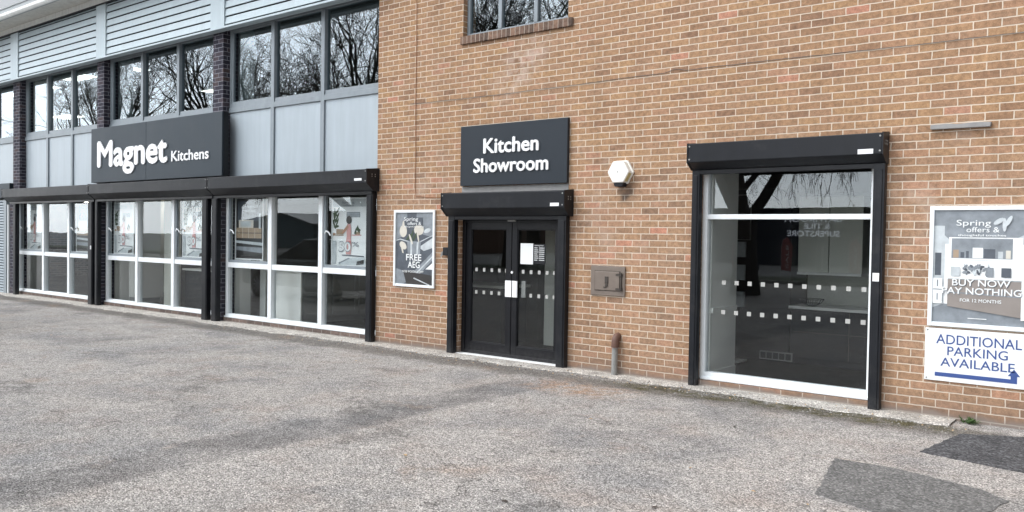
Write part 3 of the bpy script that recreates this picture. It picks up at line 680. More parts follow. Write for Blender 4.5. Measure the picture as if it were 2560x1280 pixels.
# ================================================================== POSTERS HANGING IN THE WINDOWS
def woman_poster(x0, x1, z0, z1, label, g):
    t = thing('window_poster', label, 'poster', ((x0+x1)/2, .2, z0), g); o = t.location[:]
    m = MB(o); frame_ring(m, x0, x1, z0, z1, .20, .212, .025); m.build('frame', 'print_wh', t)
    a = Art(o, x0+.02, x1-.02, z0+.02, z1-.02, .209)
    a.r(0, 1, 0, 1, 'print_wh'); a.p([(0, .88), (1, .88), (1, 1), (0, 1)], 'print_lt')
    for i in range(9): a.p(el(.1+.05*math.cos(i*2.2), .82-.03*i, .085, .022, 8, .7+i*1.1), 'print_green')
    a.r(.42, .82, .72, .80, 'print_md'); a.r(.44, .80, .735, .745, 'print_lt'); a.r(.44, .80, .765, .775, 'print_lt')
    a.r(0, .34, .44, .455, 'print_wood'); a.r(.58, .86, .445, .46, 'print_pink'); a.r(.68, .82, .46, .5, 'print_wood'); a.r(.12, .33, .46, .54, 'print_wood'); a.r(.02, .1, .455, .48, 'print_skin')
    for i in range(8): a.p(el(.74+.05*math.cos(i*1.9), .53+.025*math.sin(i*2.3), .05, .018, 8, i*.8), 'print_green')
    a.p(el(.5, .68, .082, .062), 'print_black')
    a.p([(.45, .62), (.55, .62), (.57, .5), (.56, .42), (.58, .3), (.56, .16), (.42, .16), (.40, .3), (.44, .44), (.43, .52)], 'print_pink')
    a.p([(.46, .61), (.5, .57), (.34, .47), (.27, .48)], 'print_skin'); a.p([(.44, .36), (.56, .36), (.56, .34), (.44, .34)], 'print_red')
    a.r(.0, .12, .0, .36, 'print_lt'); a.p([(.3, .155), (.95, .145), (.95, .13), (.3, .14)], 'print_dk'); a.p([(.15, 0), (.5, .1), (.95, .13), (1, 0)], 'print_lt'); a.p([(.72, .0), (.95, .02), (.95, .09), (.75, .06)], 'print_black'); a.p([(.2, .03), (.5, .11), (.55, .1), (.22, .01)], 'print_md')
    a.t('Spring', .3, .66, .93, .03, 'print_md', 0); a.t('offers', .32, .64, .885, .03, 'print_md', 0)
    a.t('50', .19, .57, .205, .14, 'print_md', .05); a.t('50', .20, .56, .21, .13, 'print_wh', .03); a.t('%', .6, .8, .28, .07, 'print_md', .0)
    a.build(t); return t
def drawer_poster(x0, x1, z0, z1, label, g):
    t = thing('window_poster', label, 'poster', ((x0+x1)/2, .2, z0), g); o = t.location[:]
    m = MB(o); frame_ring(m, x0, x1, z0, z1, .20, .212, .022); m.build('frame', 'print_wh', t)
    a = Art(o, x0+.02, x1-.02, z0+.02, z1-.02, .209)
    a.r(0, 1, 0, 1, 'print_black'); a.r(.05, .9, .62, .95, 'print_dk'); a.r(.1, .65, .5, .64, 'print_cream'); a.r(.16, .55, .53, .62, 'print_lt'); a.r(.0, .95, .34, .51, 'print_wood')
    a.r(0, .95, .42, .43, 'print_black')
    for x in (.24, .47, .7): a.r(x, x+.012, .34, .51, 'print_cream')
    a.p([(0, .3), (1, .27), (1, .22), (0, .26)], 'print_lt'); a.p([(0, .2), (1, .19), (1, .1), (0, .14)], 'print_md'); a.r(.85, .92, .5, .75, 'print_lt')
    a.t('Thoughtful', .25, .8, .84, .05, 'print_lt', 0); a.t('touches', .3, .7, .77, .05, 'print_lt', 0)
    a.build(t); return t
WG = 'red dress fifty percent posters hanging in the shop windows'; DG = 'dark drawer posters hanging in the shop windows'
woman_poster(-22.10, -21.30, 1.11, 2.21, 'fifty percent poster with woman in red, in the farthest left window', WG)
drawer_poster(-19.52, -18.72, 1.11, 2.19, 'dark drawer poster beside a rail in the farthest shop bay', DG)
woman_poster(-17.78, -16.94, 1.12, 2.2, 'fifty percent poster with woman in red, left pane of middle shop bay', WG)
woman_poster(-15.08, -14.26, 1.12, 2.22, 'fifty percent poster with woman in red, right pane of middle shop bay', WG)
drawer_poster(-13.32, -12.48, 1.13, 2.24, 'dark poster of wooden drawers in the bay beside the brick wall', DG)
woman_poster(-10.66, -9.82, 1.11, 2.19, 'fifty percent poster with woman in red, pane beside the brick wall', WG)

# papers on the right door leaf
o = (-6.64, .1, 1.26); m = MB(o).box(-6.745, -6.54, .1045, .1095, 1.265, 1.535)
tag(m.build('paper_notice', 'paper'), 'plain white paper notice taped inside the right door leaf', 'notice')
t = thing('opening_hours_sign', 'small black opening hours sheet beside the white paper notice', 'sign', (-6.44, .1, 1.27)); o = t.location[:]
MB(o).box(-6.53, -6.345, .1045, .1095, 1.275, 1.53).build('sheet', 'cabdark', t)
m = MB(o)
for i in range(7):
    z = 1.475-i*.026
    m.box(-6.52, -6.47+.008*(i % 3), .103, .1044, z, z+.008); m.box(-6.445, -6.36, .103, .1044, z, z+.008)
text(m, 'Opening hours', -6.52, -6.37, 1.505, .014, .1035, .001); m.build('lettering', 'paper', t)

# ================================================================== SMALL THINGS ON THE BRICK WALL
t = thing('alarm_box', 'cream hexagonal burglar alarm box with black strobe base', 'alarm', (-5.15, 0, 2.3)); o = t.location[:]
hx = lambda s, dx=0: [(-5.16+dx+.145*s*math.cos(R(60*i)), 2.392+.143*s*math.sin(R(60*i))) for i in range(6)]
m = MB(o); b_, f_ = hx(1.06), hx(1)
m.prism(f_, 'y', -.115, -.004); m.build('cover', 'cream', t, .012)
MB(o).prism(hx(1.1), 'y', -.035, -.003).build('back_plate', 'cream', t, .005)
m = MB(o); e0, e1 = Vector((f_[5][0], 0, f_[5][1])), Vector((f_[0][0], 0, f_[0][1])); nrm = Vector((math.cos(R(-30)), 0, math.sin(R(-30))))
for k in range(6):
    y = -.1+k*.013; p0, p1 = e0.lerp(e1, .12), e0.lerp(e1, .88)
    m.add([(p0.x, y, p0.z), (p1.x, y, p1.z), (p1.x, y+.007, p1.z), (p0.x, y+.007, p0.z)]+[(p0.x+nrm.x*.003, y, p0.z+nrm.z*.003), (p1.x+nrm.x*.003, y, p1.z+nrm.z*.003), (p1.x+nrm.x*.003, y+.007, p1.z+nrm.z*.003), (p0.x+nrm.x*.003, y+.007, p0.z+nrm.z*.003)], [(4, 5, 6, 7), (0, 1, 5, 4), (2, 3, 7, 6)])
m.build('sounder_vents', 'yellow', t)
MB(o).prism([(-5.23, 2.266), (-5.09, 2.266), (-5.11, 2.222), (-5.21, 2.222)], 'y', -.1, -.004).build('strobe', 'cabdark', t, .005)
MB(o).disc(-5.165, 2.392, .007, -.118, -.114, 10).build('screw', 'galv', t)

t = thing('night_safe', 'brown iron wall hatch with hinged door and keyhole cover', 'wall hatch', (-5.33, 0, .93)); o = t.location[:]
MB(o).box(-5.57, -5.095, -.02, -.003, .935, 1.29).build('frame', 'iron', t, .006)
d = MB(o).box(-5.505, -5.165, -.032, -.0205, 1.0, 1.225).build('door', 'iron', t, .005)
m = MB(o); frame_ring(m, -5.512, -5.158, .993, 1.232, -.0225, -.0201, .008); m.build('door_joint', 'irond', t)
m = MB(o)
for z in (1.02, 1.19): m.tube([(-5.14, -.036, z-.02), (-5.14, -.036, z+.02)], .014, 10); m.box(-5.21, -5.12, -.04, -.0325, z-.012, z+.012)
m.tube([(-5.14, -.03, 1.0), (-5.14, -.03, 1.21)], .007, 8); m.build('hinge', 'irond', d)
m = MB(o).box(-5.36, -5.315, -.042, -.0325, 1.08, 1.165); m.disc(-5.337, 1.06, .018, -.044, -.0325, 12); m.box(-5.375, -5.345, -.046, -.0325, 1.03, 1.045); m.build('keyhole_cover', 'irond', d, .003)

t = thing('vent_pipe', 'short grey waste pipe with rusty elbow at the wall foot', 'pipe', (-5.19, -.065, 0)); o = t.location[:]
MB(o).tube([(-5.19, -.065, -.02), (-5.183, -.065, .38)], .036, 14).build('pipe', 'galv', t)
m = MB(o); m.tube([(-5.183, -.065, .355), (-5.182, -.065, .40), (-5.182, -.058, .44), (-5.182, -.035, .462), (-5.182, .0, .468)], [.044, .045, .046, .045, .044], 14)
m.tube([(-5.183, -.065, .34), (-5.183, -.065, .37)], .048, 14); m.build('elbow', 'rust', t)

t = thing('key_switch', 'small black shutter key switch box with its flap open', 'switch', (-7.93, 0, 1.34)); o = t.location[:]
MB(o).box(-7.985, -7.875, -.05, -.003, 1.345, 1.455).build('box', 'black', t, .004)
m = MB(o).box(-7.97, -7.89, -.056, -.0505, 1.36, 1.44); m.build('socket', 'cabdark', t)
m = MB(o); m.prism([(-8.0, 1.40), (-7.986, 1.40), (-7.986, 1.345), (-8.03, 1.32), (-8.03, 1.328)], 'y', -.052, -.045); m.build('flap', 'galv', t)

m = MB((-1.6, 0, 2.67)); m.prism([(-1.855, 2.672), (-1.365, 2.668), (-1.36, 2.71), (-1.5, 2.716), (-1.62, 2.708), (-1.72, 2.717), (-1.855, 2.712)], 'y', -.05, -.003)
tag(m.build('timber_batten', 'lintel', None, .004), 'weathered grey timber batten fixed above the kitchen poster', 'batten')

m = MB((-4, 0, 3.5)); pts = []; r = random.Random(2)
for i in range(80):
    x = -8.7+i*.14; pts.append((x, -.008, 3.487+.012*math.sin(x*1.1)+r.uniform(-.004, .004)+(.03 if abs(x+4.5) < .08 else 0)))
m.tube(pts, .0032, 5); tag(m.build('wall_cable', 'cable'), 'thin dark cable running level across the brick wall', 'cable')
m = MB((-8.5, 0, 2.1)); pts = [(-8.62, -.008, 7.0), (-8.60, -.008, 5.2), (-8.585, -.008, 4.3), (-8.59, -.008, 3.5), (-8.575, -.008, 2.8), (-8.58, -.008, 2.3), (-8.56, -.008, 2.17), (-8.3, -.008, 2.15), (-7.9, -.008, 2.14)]
m.tube(pts, .0042, 5); tag(m.build('wall_cable', 'copper'), 'thin rusty wire running down the wall to the door shutter', 'cable')
# grit, dead leaves and crumbs of mortar gathered along the apron
r = random.Random(9); m = MB((-6, -.3, 0))
for i in range(800):
    x = -14+12.6*r.random()**.75; y = -.27-abs(r.gauss(0, .13)) if r.random() < .75 else r.uniform(-.27, -.02); s_ = r.uniform(.004, .013); k = 0 if r.random() < .55 else (1 if r.random() < .6 else 2)
    z = .004 if y < -.3 else .018; a = r.uniform(0, 3); c, n_ = math.cos(a)*s_, math.sin(a)*s_; h = s_*r.uniform(.4, .9)
    m.add([(x+c, y+n_, z-.004), (x-n_, y+c, z-.004), (x-c, y-n_, z-.004), (x+n_, y-c, z-.004), (x+c*.3, y, z+h)], [(0, 1, 4), (1, 2, 4), (2, 3, 4), (3, 0, 4)], k)
for i in range(70):      # fallen leaves and pale scraps
    x, y = r.uniform(-20, .5), r.uniform(-4.6, -.45); a = r.uniform(0, 6.28); s_ = r.uniform(.012, .035); c, n_ = math.cos(a)*s_, math.sin(a)*s_
    m.add([(x+c, y+n_, .006), (x-n_*.5, y+c*.5, .012), (x-c, y-n_, .006), (x+n_*.5, y-c*.5, .009)], [(0, 1, 2), (0, 2, 3)], r.choice((0, 1, 1, 2)))
tag(m.build('grit', ['kerb', 'cabbrown', 'wood']), kind='stuff')
# weed at the wall foot
m = MB((-1.47, -.06, 0)); r = random.Random(4)
for i in range(46):
    an = r.uniform(0, 6.28); l = r.uniform(.03, .085); tl = r.uniform(.2, 1.1); bx, by = -1.47+r.uniform(-.05, .05), -.06+r.uniform(-.03, .03)
    d = Vector((math.cos(an)*math.cos(tl), math.sin(an)*math.cos(tl), math.sin(tl))); s_ = Vector((-math.sin(an), math.cos(an), 0))*.011; b0 = Vector((bx, by, .005))
    m.add([b0, b0+d*l*.5+s_, b0+d*l, b0+d*l*.5-s_], [(0, 1, 2, 3)])
tag(m.build('weed', 'weed'), 'small green weed growing at the foot of the brick wall', 'plant')

# ================================================================== INSIDE THE SHOWROOM
def lamp_panel(x, y, z, sx, sy, label, g):
    t = thing('ceiling_light', label, 'ceiling light', (x, y, z), g); o = t.location[:]
    m = MB(o); m.box(x-sx, x+sx, y-sy, y+sy, z-.012, z-.002); m.build('diffuser', 'lamp', t)
    m = MB(o)
    m.box(x-sx-.03, x-sx, y-sy-.03, y+sy+.03, z-.02, z-.001).box(x+sx, x+sx+.03, y-sy-.03, y+sy+.03, z-.02, z-.001).box(x-sx, x+sx, y-sy-.03, y-sy, z-.02, z-.001).box(x-sx, x+sx, y+sy, y+sy+.03, z-.02, z-.001)
    m.build('rim', 'white', t)
LG = 'lit ceiling panels behind the upper windows'
for x, y, sx, sy, lb in ((-21.0, .95, .6, .17, 'long lit ceiling panel behind the second upper bay from the left'), (-25.2, 1.15, .45, .2, 'lit ceiling panel behind the leftmost upper window'), (-23.0, 1.1, .2, .2, 'square lit ceiling panel just right of the leftmost dark pier'), (-28.6, 4.0, .6, .3, 'lit ceiling panel low in the second upper bay, deep in the room'), (-18.75, 1.2, .2, .2, 'small lit ceiling panel in the upper bay above the big sign'), (-19.9, 3.9, .3, .25, 'dim lit panel beside the pier right of the big sign')):
    lamp_panel(x, y, 5.295, sx, sy, lb, LG)
def downlight(x, y, z, label):
    t = thing('downlight', label, 'ceiling light', (x, y, z), 'showroom downlights'); o = t.location[:]
    MB(o).prism([(x+.12*math.cos(i*.42), y+.12*math.sin(i*.42)) for i in range(15)], 'z', z-.012, z-.004).build('lens', 'spot', t)
    MB(o).prism([(x+.145*math.cos(i*.42), y+.145*math.sin(i*.42)) for i in range(15)], 'z', z-.0039, z).build('rim', 'white', t)
for x, y, lb in ((-25.8, 3.37, 'downlight seen above the dark poster in the far bay'), (-23.3, 3.27, 'downlight above the left poster of the middle shop bay'), (-20.2, 3.13, 'downlight above the right poster of the middle shop bay'), (-12.9, 1.6, 'downlight above the poster beside the brick wall'), (-10.9, 1.5, 'downlight over the drawers of the grey panelled island'), (-15.6, 2.2, 'downlight over the black base unit in the middle shop bay'), (-6.9, 7.6, 'downlight seen high in the large right hand shop window')):
    downlight(x, y, 2.445 if x < -9 else 2.595, lb)
# bay 3: grey shaker island and brown cabinet
t = thing('kitchen_island', 'grey panelled kitchen island seen through the bay beside the brick wall', 'kitchen unit', (-12.2, 1.7, .04)); o = t.location[:]
MB(o).box(-12.72, -11.82, .52, 3.0, .14, .92).build('carcass', 'cabgrey', t, .003)
MB(o).box(-12.72, -11.80, .49, .519, .04, .94).build('end_panel', 'offwhite', t, .003)
MB(o).box(-12.68, -11.88, .56, 2.95, .04, .139).build('plinth', 'cabgrey', t)
MB(o).box(-12.76, -11.75, .46, 3.05, .942, .975).build('worktop', 'worktop', t, .004)
for y0 in (.56, 1.18, 1.8, 2.42):
    for z0, z1 in ((.17, .50), (.53, .9)):
        m = MB(o); yy, ww = y0, .58
        m.box(-11.819, -11.80, yy, yy+.06, z0, z1).box(-11.819, -11.80, yy+ww-.06, yy+ww, z0, z1).box(-11.819, -11.80, yy+.06, yy+ww-.06, z0, z0+.06).box(-11.819, -11.80, yy+.06, yy+ww-.06, z1-.06, z1)
        m.build('drawer_front', 'cabgrey', t, .002)
t = thing('sideboard', 'dark brown slatted cabinet at the left of the bay beside the brick wall', 'cabinet', (-13.35, .95, .04)); o = t.location[:]
MB(o).box(-14.02, -13.37, .80, 1.3, .04, .93).build('carcass', 'cabbrown', t, .004)
m = MB(o)
for i in range(4): m.box(-14.0, -13.39, .785, .799, .08+i*.06, .12+i*.06)
m.build('slats', 'cabbrown', t); MB(o).box(-14.05, -13.36, .77, 1.32, .931, .96).build('worktop', 'worktop', t, .003)
m = MB((-13.2, .8, 0)).box(-13.35, -13.18, .75, .95, .04, 2.44); tag(m.build('display_column', 'offwhite', None, .004), 'pale display column left of the grey kitchen island', 'column')
# bay 2
m = MB((-16.6, .8, 0)).box(-16.73, -16.42, .75, .95, .04, 2.44); tag(m.build('display_column', 'iwall', None, .004), 'pale display column in the middle pane of the middle shop bay', 'column')
t = thing('base_unit', 'black kitchen base unit with pale worktop in the middle shop bay', 'kitchen unit', (-15, 1, .04)); o = t.location[:]
MB(o).box(-16.35, -14.2, 1.0, 1.6, .04, .80).build('carcass', 'cabdark', t, .003); MB(o).box(-16.4, -14.15, .97, 1.63, .802, .84).build('worktop', 'worktop', t, .003)
MB(o).box(-15.65, -15.64, .993, .999, .1, .78).box(-14.95, -14.94, .993, .999, .1, .78).build('door_gap', 'dark', t)
t = thing('base_unit', 'pale grey kitchen base unit in the left pane of the middle shop bay', 'kitchen unit', (-17, 1, .04)); o = t.location[:]
MB(o).box(-18.7, -17.75, .8, 1.3, .14, .95).build('carcass', 'offwhite', t, .003); MB(o).box(-18.65, -17.8, .85, 1.25, .04, .139).build('plinth', 'cabgrey', t); MB(o).box(-18.02, -18.01, .793, .799, .16, .93).build('door_gap', 'dark', t)
# bay 1
m = MB((-21, 1.2, 0)).box(-22.3, -20.6, 2.8, 2.9, .04, 2.44); tag(m.build('display_wall', 'iwall', None, .004), 'pale display wall behind the farthest shop bay', 'wall')
# right-hand window display
t = thing('tall_unit', 'tall black kitchen unit standing in the large right hand shop window', 'kitchen unit', (-4.4, 2.4, .03)); o = t.location[:]
MB(o).box(-4.95, -3.96, 2.22, 2.8, .12, 2.3).build('carcass', 'cabdark', t, .003); MB(o).box(-4.9, -3.96, 2.3, 2.8, .03, .119).build('plinth', 'cabdark', t)
m = MB(o).box(-4.34, -3.90, 2.19, 2.219, .06, .17); m.build('grille', 'galv', t)
gr_ = [c for c in t.children if c.name.startswith('grille')][0]
for i in range(5): MB(o).box(-4.325+i*.084, -4.325+i*.084+.07, 2.186, 2.1895, .075, .155).build('grille_slot', 'cabdark', gr_)
t = thing('base_unit', 'black base units with thin white worktop in the right hand shop window', 'kitchen unit', (-3.3, 2.5, .03)); o = t.location[:]
MB(o).box(-3.95, -2.2, 2.24, 2.8, .12, .745).build('carcass', 'cabdark', t, .003); MB(o).box(-3.95, -2.2, 2.3, 2.8, .03, .119).build('plinth', 'cabdark', t)
MB(o).box(-3.97, -2.15, 2.2, 2.82, .747, .785).build('worktop', 'worktop', t, .003); MB(o).box(-3.22, -3.21, 2.234, 2.239, .13, .74).box(-3.94, -2.2, 2.234, 2.239, .45, .456).build('door_gap', 'irond', t)
m = MB((-3.2, 2.84, .8)).box(-3.95, -2.1, 2.83, 2.9, .03, 1.3); tag(m.build('splashback', 'splash'), 'speckled pale splashback behind the white worktop', 'splashback')
t = thing('wall_unit', 'pale two door wall cabinet above the speckled splashback', 'cabinet', (-3.5, 2.6, 1.22)); o = t.location[:]
MB(o).box(-3.95, -3.56, 2.45, 2.829, 1.22, 2.2).build('door', 'iwall', t, .003); MB(o).box(-3.55, -3.14, 2.45, 2.829, 1.22, 2.2).build('door', 'iwall', t, .003); MB(o).box(-3.95, -3.14, 2.42, 2.82, 1.185, 1.218).build('pelmet', 'worktop', t, .002)
t = thing('wire_bowl', 'empty black wire fruit bowl on the white worktop', 'bowl', (-3.74, 2.4, .786)); o = t.location[:]
m = MB(o)
for i in range(14):
    c, s_ = math.cos(i*.449), math.sin(i*.449); m.tube([(-3.74+.05*c, 2.4+.05*s_, .79), (-3.74+.11*c, 2.4+.11*s_, .815), (-3.74+.15*c, 2.4+.15*s_, .87)], .003, 4)
m.build('wires', 'cabdark', t)
m = MB(o)
for rr, z in ((.05, .79), (.15, .872), (.11, .817)): m.tube([(-3.74+rr*math.cos(i*.3142), 2.4+rr*math.sin(i*.3142), z) for i in range(21)], .004, 5)
m.build('rim', 'cabdark', t)
t = thing('display_stand', 'slim grey literature stand beside the pale window return', 'stand', (-4.72, 1.9, .03)); o = t.location[:]
MB(o).box(-4.95, -4.45, 1.75, 2.05, .031, .055).build('base', 'offwhite', t, .006); MB(o).box(-4.74, -4.64, 1.92, 1.96, .056, 1.7).build('post', 'cabgrey', t, .004)
for z in (.75, 1.1, 1.4): MB(o).box(-4.62, -4.44, 1.88, 1.915, z, z+.2).build('leaflet_holder', 'print_lt', t)
for i, z in enumerate((1.62, 1.95)):
    t = thing('wall_picture', ('lower' if i == 0 else 'upper')+' framed black print behind the left of the right hand shop window', 'picture', (-4.6, 2.2, z)); o = t.location[:]
    m = MB(o); frame_ring(m, -4.78, -4.5, z, z+.28, 2.195, 2.215, .012); m.build('frame', 'galv', t); MB(o).box(-4.765, -4.515, 2.203, 2.213, z+.014, z+.266).build('print', 'print_black', t)
# behind the doors
m = MB((-8.2, 2, 0)).box(-8.55, -7.75, 1.85, 2.0, .035, 2.5); tag(m.build('partition', 'idark', None, .004), 'dim partition panel behind the right door leaf', 'partition')
m = MB((-9.1, 2, 0)).box(-7.3, -7.1, 1.4, 1.5, .035, 2.5); tag(m.build('display_column', 'iwall', None, .004), 'pale narrow column seen through the right door leaf', 'column')
for i, z in enumerate((.62, .98, 1.34)):
    t = thing('wall_picture', ('lowest', 'middle', 'topmost')[i]+' of three framed prints behind the right door leaf', 'picture', (-6.5, 1.2, z), 'framed prints behind the door'); o = t.location[:]
    m = MB(o); frame_ring(m, -6.86, -6.55, z, z+.3, 1.18, 1.2, .012); m.build('frame', 'galv', t); MB(o).box(-6.845, -6.565, 1.187, 1.199, z+.014, z+.286).build('print', 'print_dk', t)
m = MB((-6.7, 1.2, 0)).box(-6.95, -6.4, 1.201, 1.26, .035, 2.5); tag(m.build('partition', 'cabdark', None, .004), 'black partition carrying three framed prints', 'partition')
t = thing('base_unit', 'black kitchen unit with pale worktop seen through the left door leaf', 'kitchen unit', (-8.4, 1, .03)); o = t.location[:]
MB(o).box(-9.2, -7.7, .9, 1.5, .035, .86).build('carcass', 'cabdark', t, .003); MB(o).box(-9.25, -7.65, .87, 1.53, .862, .9).build('worktop', 'iwall', t, .003)

# ================================================================== ACROSS THE CAR PARK (seen mirrored in the glass)
def tree_mesh(seed, trunk, r0, limbs, levels, droop, spread, up_, els, ln=1., nbs=(3, 3, 4)):
    rnd = random.Random(seed); mb = MB()
    wood = MB()
    def grow(p, d, l, r, lev, tgt):
        n = 4 if lev < levels-1 else 3; pts = [p.copy()]; rad = [r]; q = p.copy(); dd = d.copy()
        for i in range(n):
            k = .14+.03*lev
            dd = (dd+Vector((rnd.uniform(-k, k), rnd.uniform(-k, k), rnd.uniform(-k, k)+up_*.12-droop*.07*max(0, lev-2)))).normalized()
            q = q+dd*(l/n); pts.append(q.copy()); rad.append(max(r*(1-.45*(i+1)/n), .006))
        tgt.tube(pts, rad, 7 if lev < 2 else (4 if lev < 4 else 3), caps=False)
        if lev >= levels: return
        nb = rnd.choice(nbs) if lev < levels-1 else rnd.choice((4, 5))
        for j in range(nb):
            f = rnd.uniform(.3, 1) if j else 1.; i = min(int(f*n), n-1); b = pts[i].lerp(pts[i+1], f*n-i)
            a = rnd.uniform(0, 6.28); sp = rnd.uniform(.35, .95)*spread
            o_ = dd.orthogonal().normalized(); o_ = Matrix.Rotation(a, 3, dd) @ o_
            grow(b, (dd*math.cos(sp)+o_*math.sin(sp)).normalized(), l*rnd.uniform(.58, .8), max(rad[i]*rnd.uniform(.5, .74), .009), lev+1, tgt)
    tk = MB(); tp = [Vector((0, 0, -.05)), Vector((.02, 0, trunk*.35)), Vector((0, .03, trunk*.75)), Vector((0, 0, trunk))]
    tk.tube(tp, [r0*1.35, r0, r0*.93, r0*.98], 12, caps=False)
    for j in range(limbs):
        a = 2*math.pi*j/limbs+rnd.uniform(-.35, .35); el_ = rnd.uniform(*els)
        d = Vector((math.cos(a)*math.cos(el_), math.sin(a)*math.cos(el_), math.sin(el_)))
        grow(Vector((0, 0, trunk-.12)), d, rnd.uniform(2.6, 3.6)*ln, r0*rnd.uniform(.42, .6), 1, mb)
    return tk.mesh('trunk', 'bark'), mb.mesh('branches', 'bark')
def tree(meshes, x, y, rz, s, label, g):
    t = thing('bare_tree', label, 'tree', (x, y, 0), g); t.rotation_euler.z = rz; t.scale = (s, s, s)
    for nm, me in zip(('trunk', 'crown'), meshes):
        o = bpy.data.objects.new(nm, me); COL.objects.link(o); o.parent = t
    return t
tA = tree_mesh(11, 2.15, .34, 5, 6, 1.7, 1.0, .35, (.6, 1.0), 1., (3, 3, 4))
tB = tree_mesh(23, 2.6, .36, 6, 6, .25, .85, .8, (.7, 1.2), 1.35)
TG = 'bare trees across the car park'
tree(tA, -10.1, -15, .4, 1.05, 'large bare tree with forked trunk facing the right hand shop window', TG)
for i, (me, x, y, rz, s) in enumerate(((tB, -30, -31, 1.1, 1.25), (tB, -26, -24, 2.7, 1.3), (tA, -33, -20, .9, 1.25), (tB, -39, -26, 4.1, 1.35), (tB, -47, -22, 5.2, 1.2), (tA, -57, -28, 2.2, 1.3), (tB, -68, -24, 3.3, 1.3), (tA, -24.5, -33, 3.9, 1.5))):
    tree(me, x, y, rz, s, ('bare spreading tree', 'tall bare tree', 'bare tree with drooping twigs', 'bare upright tree')[i % 4]+' across the car park, number %s from the shops' % ('one two three four five six seven eight'.split()[i]), TG)
# navy store with its sign
t = thing('superstore', 'low navy superstore with white bathroom and tile lettering across the road', 'building', (-18, -46, 0)); o = t.location[:]
MB(o).box(-29, -6, -60, -46, -.02, 3.5).build('wall', 'navy', t); MB(o).box(-29.2, -5.8, -60.2, -45.7, 3.5, 3.75).build('roof', 'cabdark', t)
MB(o).box(-11.8, -7, -45.99, -45.9, 1.6, 3.45).build('pale_panel', 'print_lt', t); MB(o).box(-28.5, -23.5, -45.99, -45.93, .3, 2.8).build('window', 'carglass', t)
m = MB(o); text(m, 'BATHROOM', -20.6, -16.9, 2.85, .36, -45.95, .02, .02, flip=True); text(m, '& TILE', -19.3, -17.6, 2.4, .33, -45.95, .02, .02, flip=True); text(m, 'SUPERSTORE', -20.4, -17.0, 1.9, .36, -45.95, .02, .02, flip=True)
m.build('lettering', 'litletter', t)
m = MB(o); text(m, 'ROOMS', -11.4, -7.4, 2.6, .5, -45.88, .01, .0, flip=True); m.build('panel_lettering', 'dark', t)
t = thing('warehouse', 'teal clad warehouse with a shallow gable across the road', 'building', (-72, -50, 0)); o = t.location[:]
m = MB(o); m.prism([(-84, -.02), (-69.6, -.02), (-69.6, 2.4), (-74.5, 3.5), (-84, 2.4)], 'y', -70, -46); m.build('wall', 'teal', t)
m = MB(o); m.prism([(-84.3, 2.42), (-74.5, 3.55), (-69.4, 2.42), (-69.4, 2.55), (-74.5, 3.68), (-84.3, 2.55)], 'y', -70.3, -45.6); m.build('roof', 'cabgrey', t)
t = thing('brick_block', 'plain brown brick block beside the teal warehouse', 'building', (-55, -50, 0)); o = t.location[:]
MB(o).box(-69, -50, -64, -47, -.02, 3.75).build('wall', 'bbrick', t); MB(o).box(-69.1, -49.9, -64.1, -46.9, 3.75, 3.87).build('parapet', 'kerb', t)
for x in (-66, -61, -56, -52): MB(o).box(x, x+1.6, -47.01, -46.95, 1.2, 2.6).build('window', 'carglass', t)
def flag(x, y, mat, body, label):
    t = thing('feather_flag', label, 'flag', (x, y, 0), 'feather flags outside the superstore'); o = t.location[:]
    MB(o).tube([(x, y, 0), (x, y, 1.3), (x+.06, y, 1.62), (x+.25, y, 1.75)], .012, 6).build('pole', 'alloy', t)
    m = MB(o); m.prism([(x+.02, .35), (x+.45, .3), (x+.5, 1.4), (x+.28, 1.74), (x+.08, 1.62), (x+.02, 1.3)], 'y', y+.012, y+.016); f = m.build('banner', mat, t)
    vs, fs = glyphs(body, .01); m = MB(o); k = 1.0/max(v.x for v in vs)
    m.add([(x+.33-v.y*.17, y+.018, .42+v.x*k) for v in vs], fs); m.build('lettering', 'letter', t)
for x, mat, b_, lb in ((-17.4, 'print_red', 'SALE', 'red sale feather flag, farthest left of the row'), (-15.6, 'print_red', 'HUGE SALE', 'red huge sale feather flag beside a navy one'), (-14.8, 'navy', 'BATHROOMS', 'navy bathrooms feather flag beside the left red flags'), (-13.4, 'print_red', 'SALE', 'red sale feather flag between the two navy flags'), (-11.9, 'navy', 'BATHROOMS', 'navy bathrooms feather flag right of the middle red flag'), (-10.6, 'print_red', 'SALE', 'red sale feather flag at the right end')):
    flag(x, -26.5, mat, b_, lb)
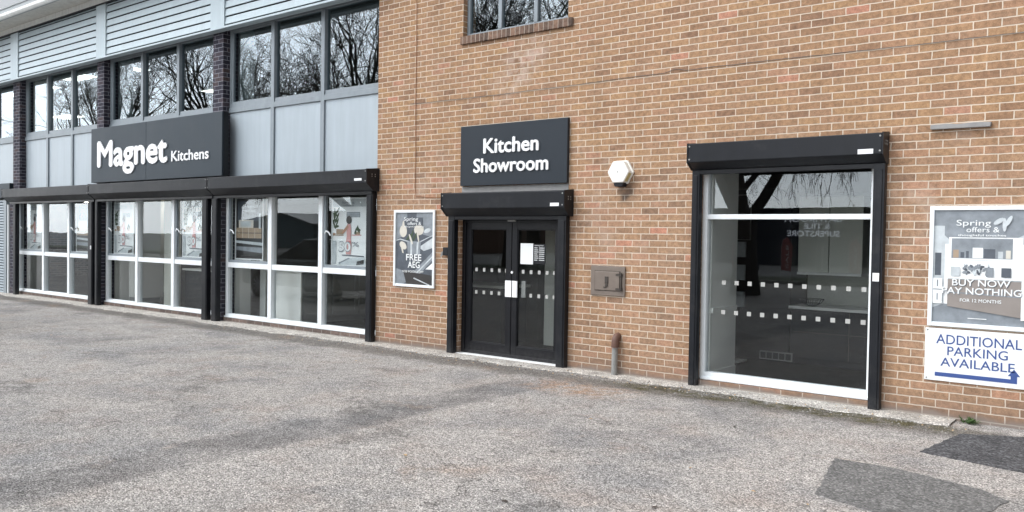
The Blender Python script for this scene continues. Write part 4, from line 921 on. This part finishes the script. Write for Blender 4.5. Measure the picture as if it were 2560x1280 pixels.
# parked car just outside the frame, reflected in the glass
t = thing('parked_car', 'silver hatchback parked outside the shop windows', 'car', (-16.8, -4.65, 0)); o = t.location[:]
def arch(cx, r=.36, n=9): return [(cx-r*math.cos(math.pi*i/(n-1)), .30+r*math.sin(math.pi*i/(n-1))) for i in range(n)]
xf, xr = -18.18, -15.45
body = [(-18.9, .3)]+arch(xf)+arch(xr)+[(-14.75, .3), (-14.68, .55), (-14.72, .92), (-15.0, 1.0), (-17.4, .97), (-18.4, .9), (-18.9, .74), (-18.98, .5)]
MB(o).prism(body, 'y', -5.5, -3.78).build('body', 'carpaint', t, .06)
m = MB(o); lo = [(-17.55, .97), (-15.0, .99)]; vs = []
for y, yt in ((-3.84, -4.0), (-5.44, -5.28)): vs += [(-17.7, y, .96), (-14.85, y, .98), (-15.35, yt, 1.42), (-16.7, yt, 1.44)]
m.add(vs, [(0, 1, 2, 3), (7, 6, 5, 4), (0, 3, 7, 4), (1, 5, 6, 2), (3, 2, 6, 7), (0, 4, 5, 1)]); m.build('windows', 'carglass', t, .03)
MB(o).box(-16.75, -15.3, -5.26, -4.02, 1.43, 1.47).build('roof', 'carpaint', t, .02)
for cx in (xf, xr):
    for y0, y1, s_ in ((-3.95, -3.76, 1), (-5.52, -5.33, -1)):
        wl = MB(o).disc(cx, .31, .31, y0, y1, 28).build('wheel', 'rubber', t, .02)
        yo = y1 if s_ == 1 else y0; m = MB(o); m.disc(cx, .31, .07, yo-.02, yo+.012, 14)
        for k in range(10):
            an = k*math.pi/5; c, s2 = math.cos(an), math.sin(an); nx, nz = -s2*.018, c*.018
            m.prism([(cx+.05*c+nx, .31+.05*s2+nz), (cx+.21*c+nx, .31+.21*s2+nz), (cx+.21*c-nx, .31+.21*s2-nz), (cx+.05*c-nx, .31+.05*s2-nz)], 'y', yo-.01, yo+.01)
        m.build('rim', 'alloy', wl)
for y in (-4.1, -5.2): MB(o).box(-18.95, -18.8, y-.15, y+.15, .62, .74).build('headlight', 'print_wh', t, .02)
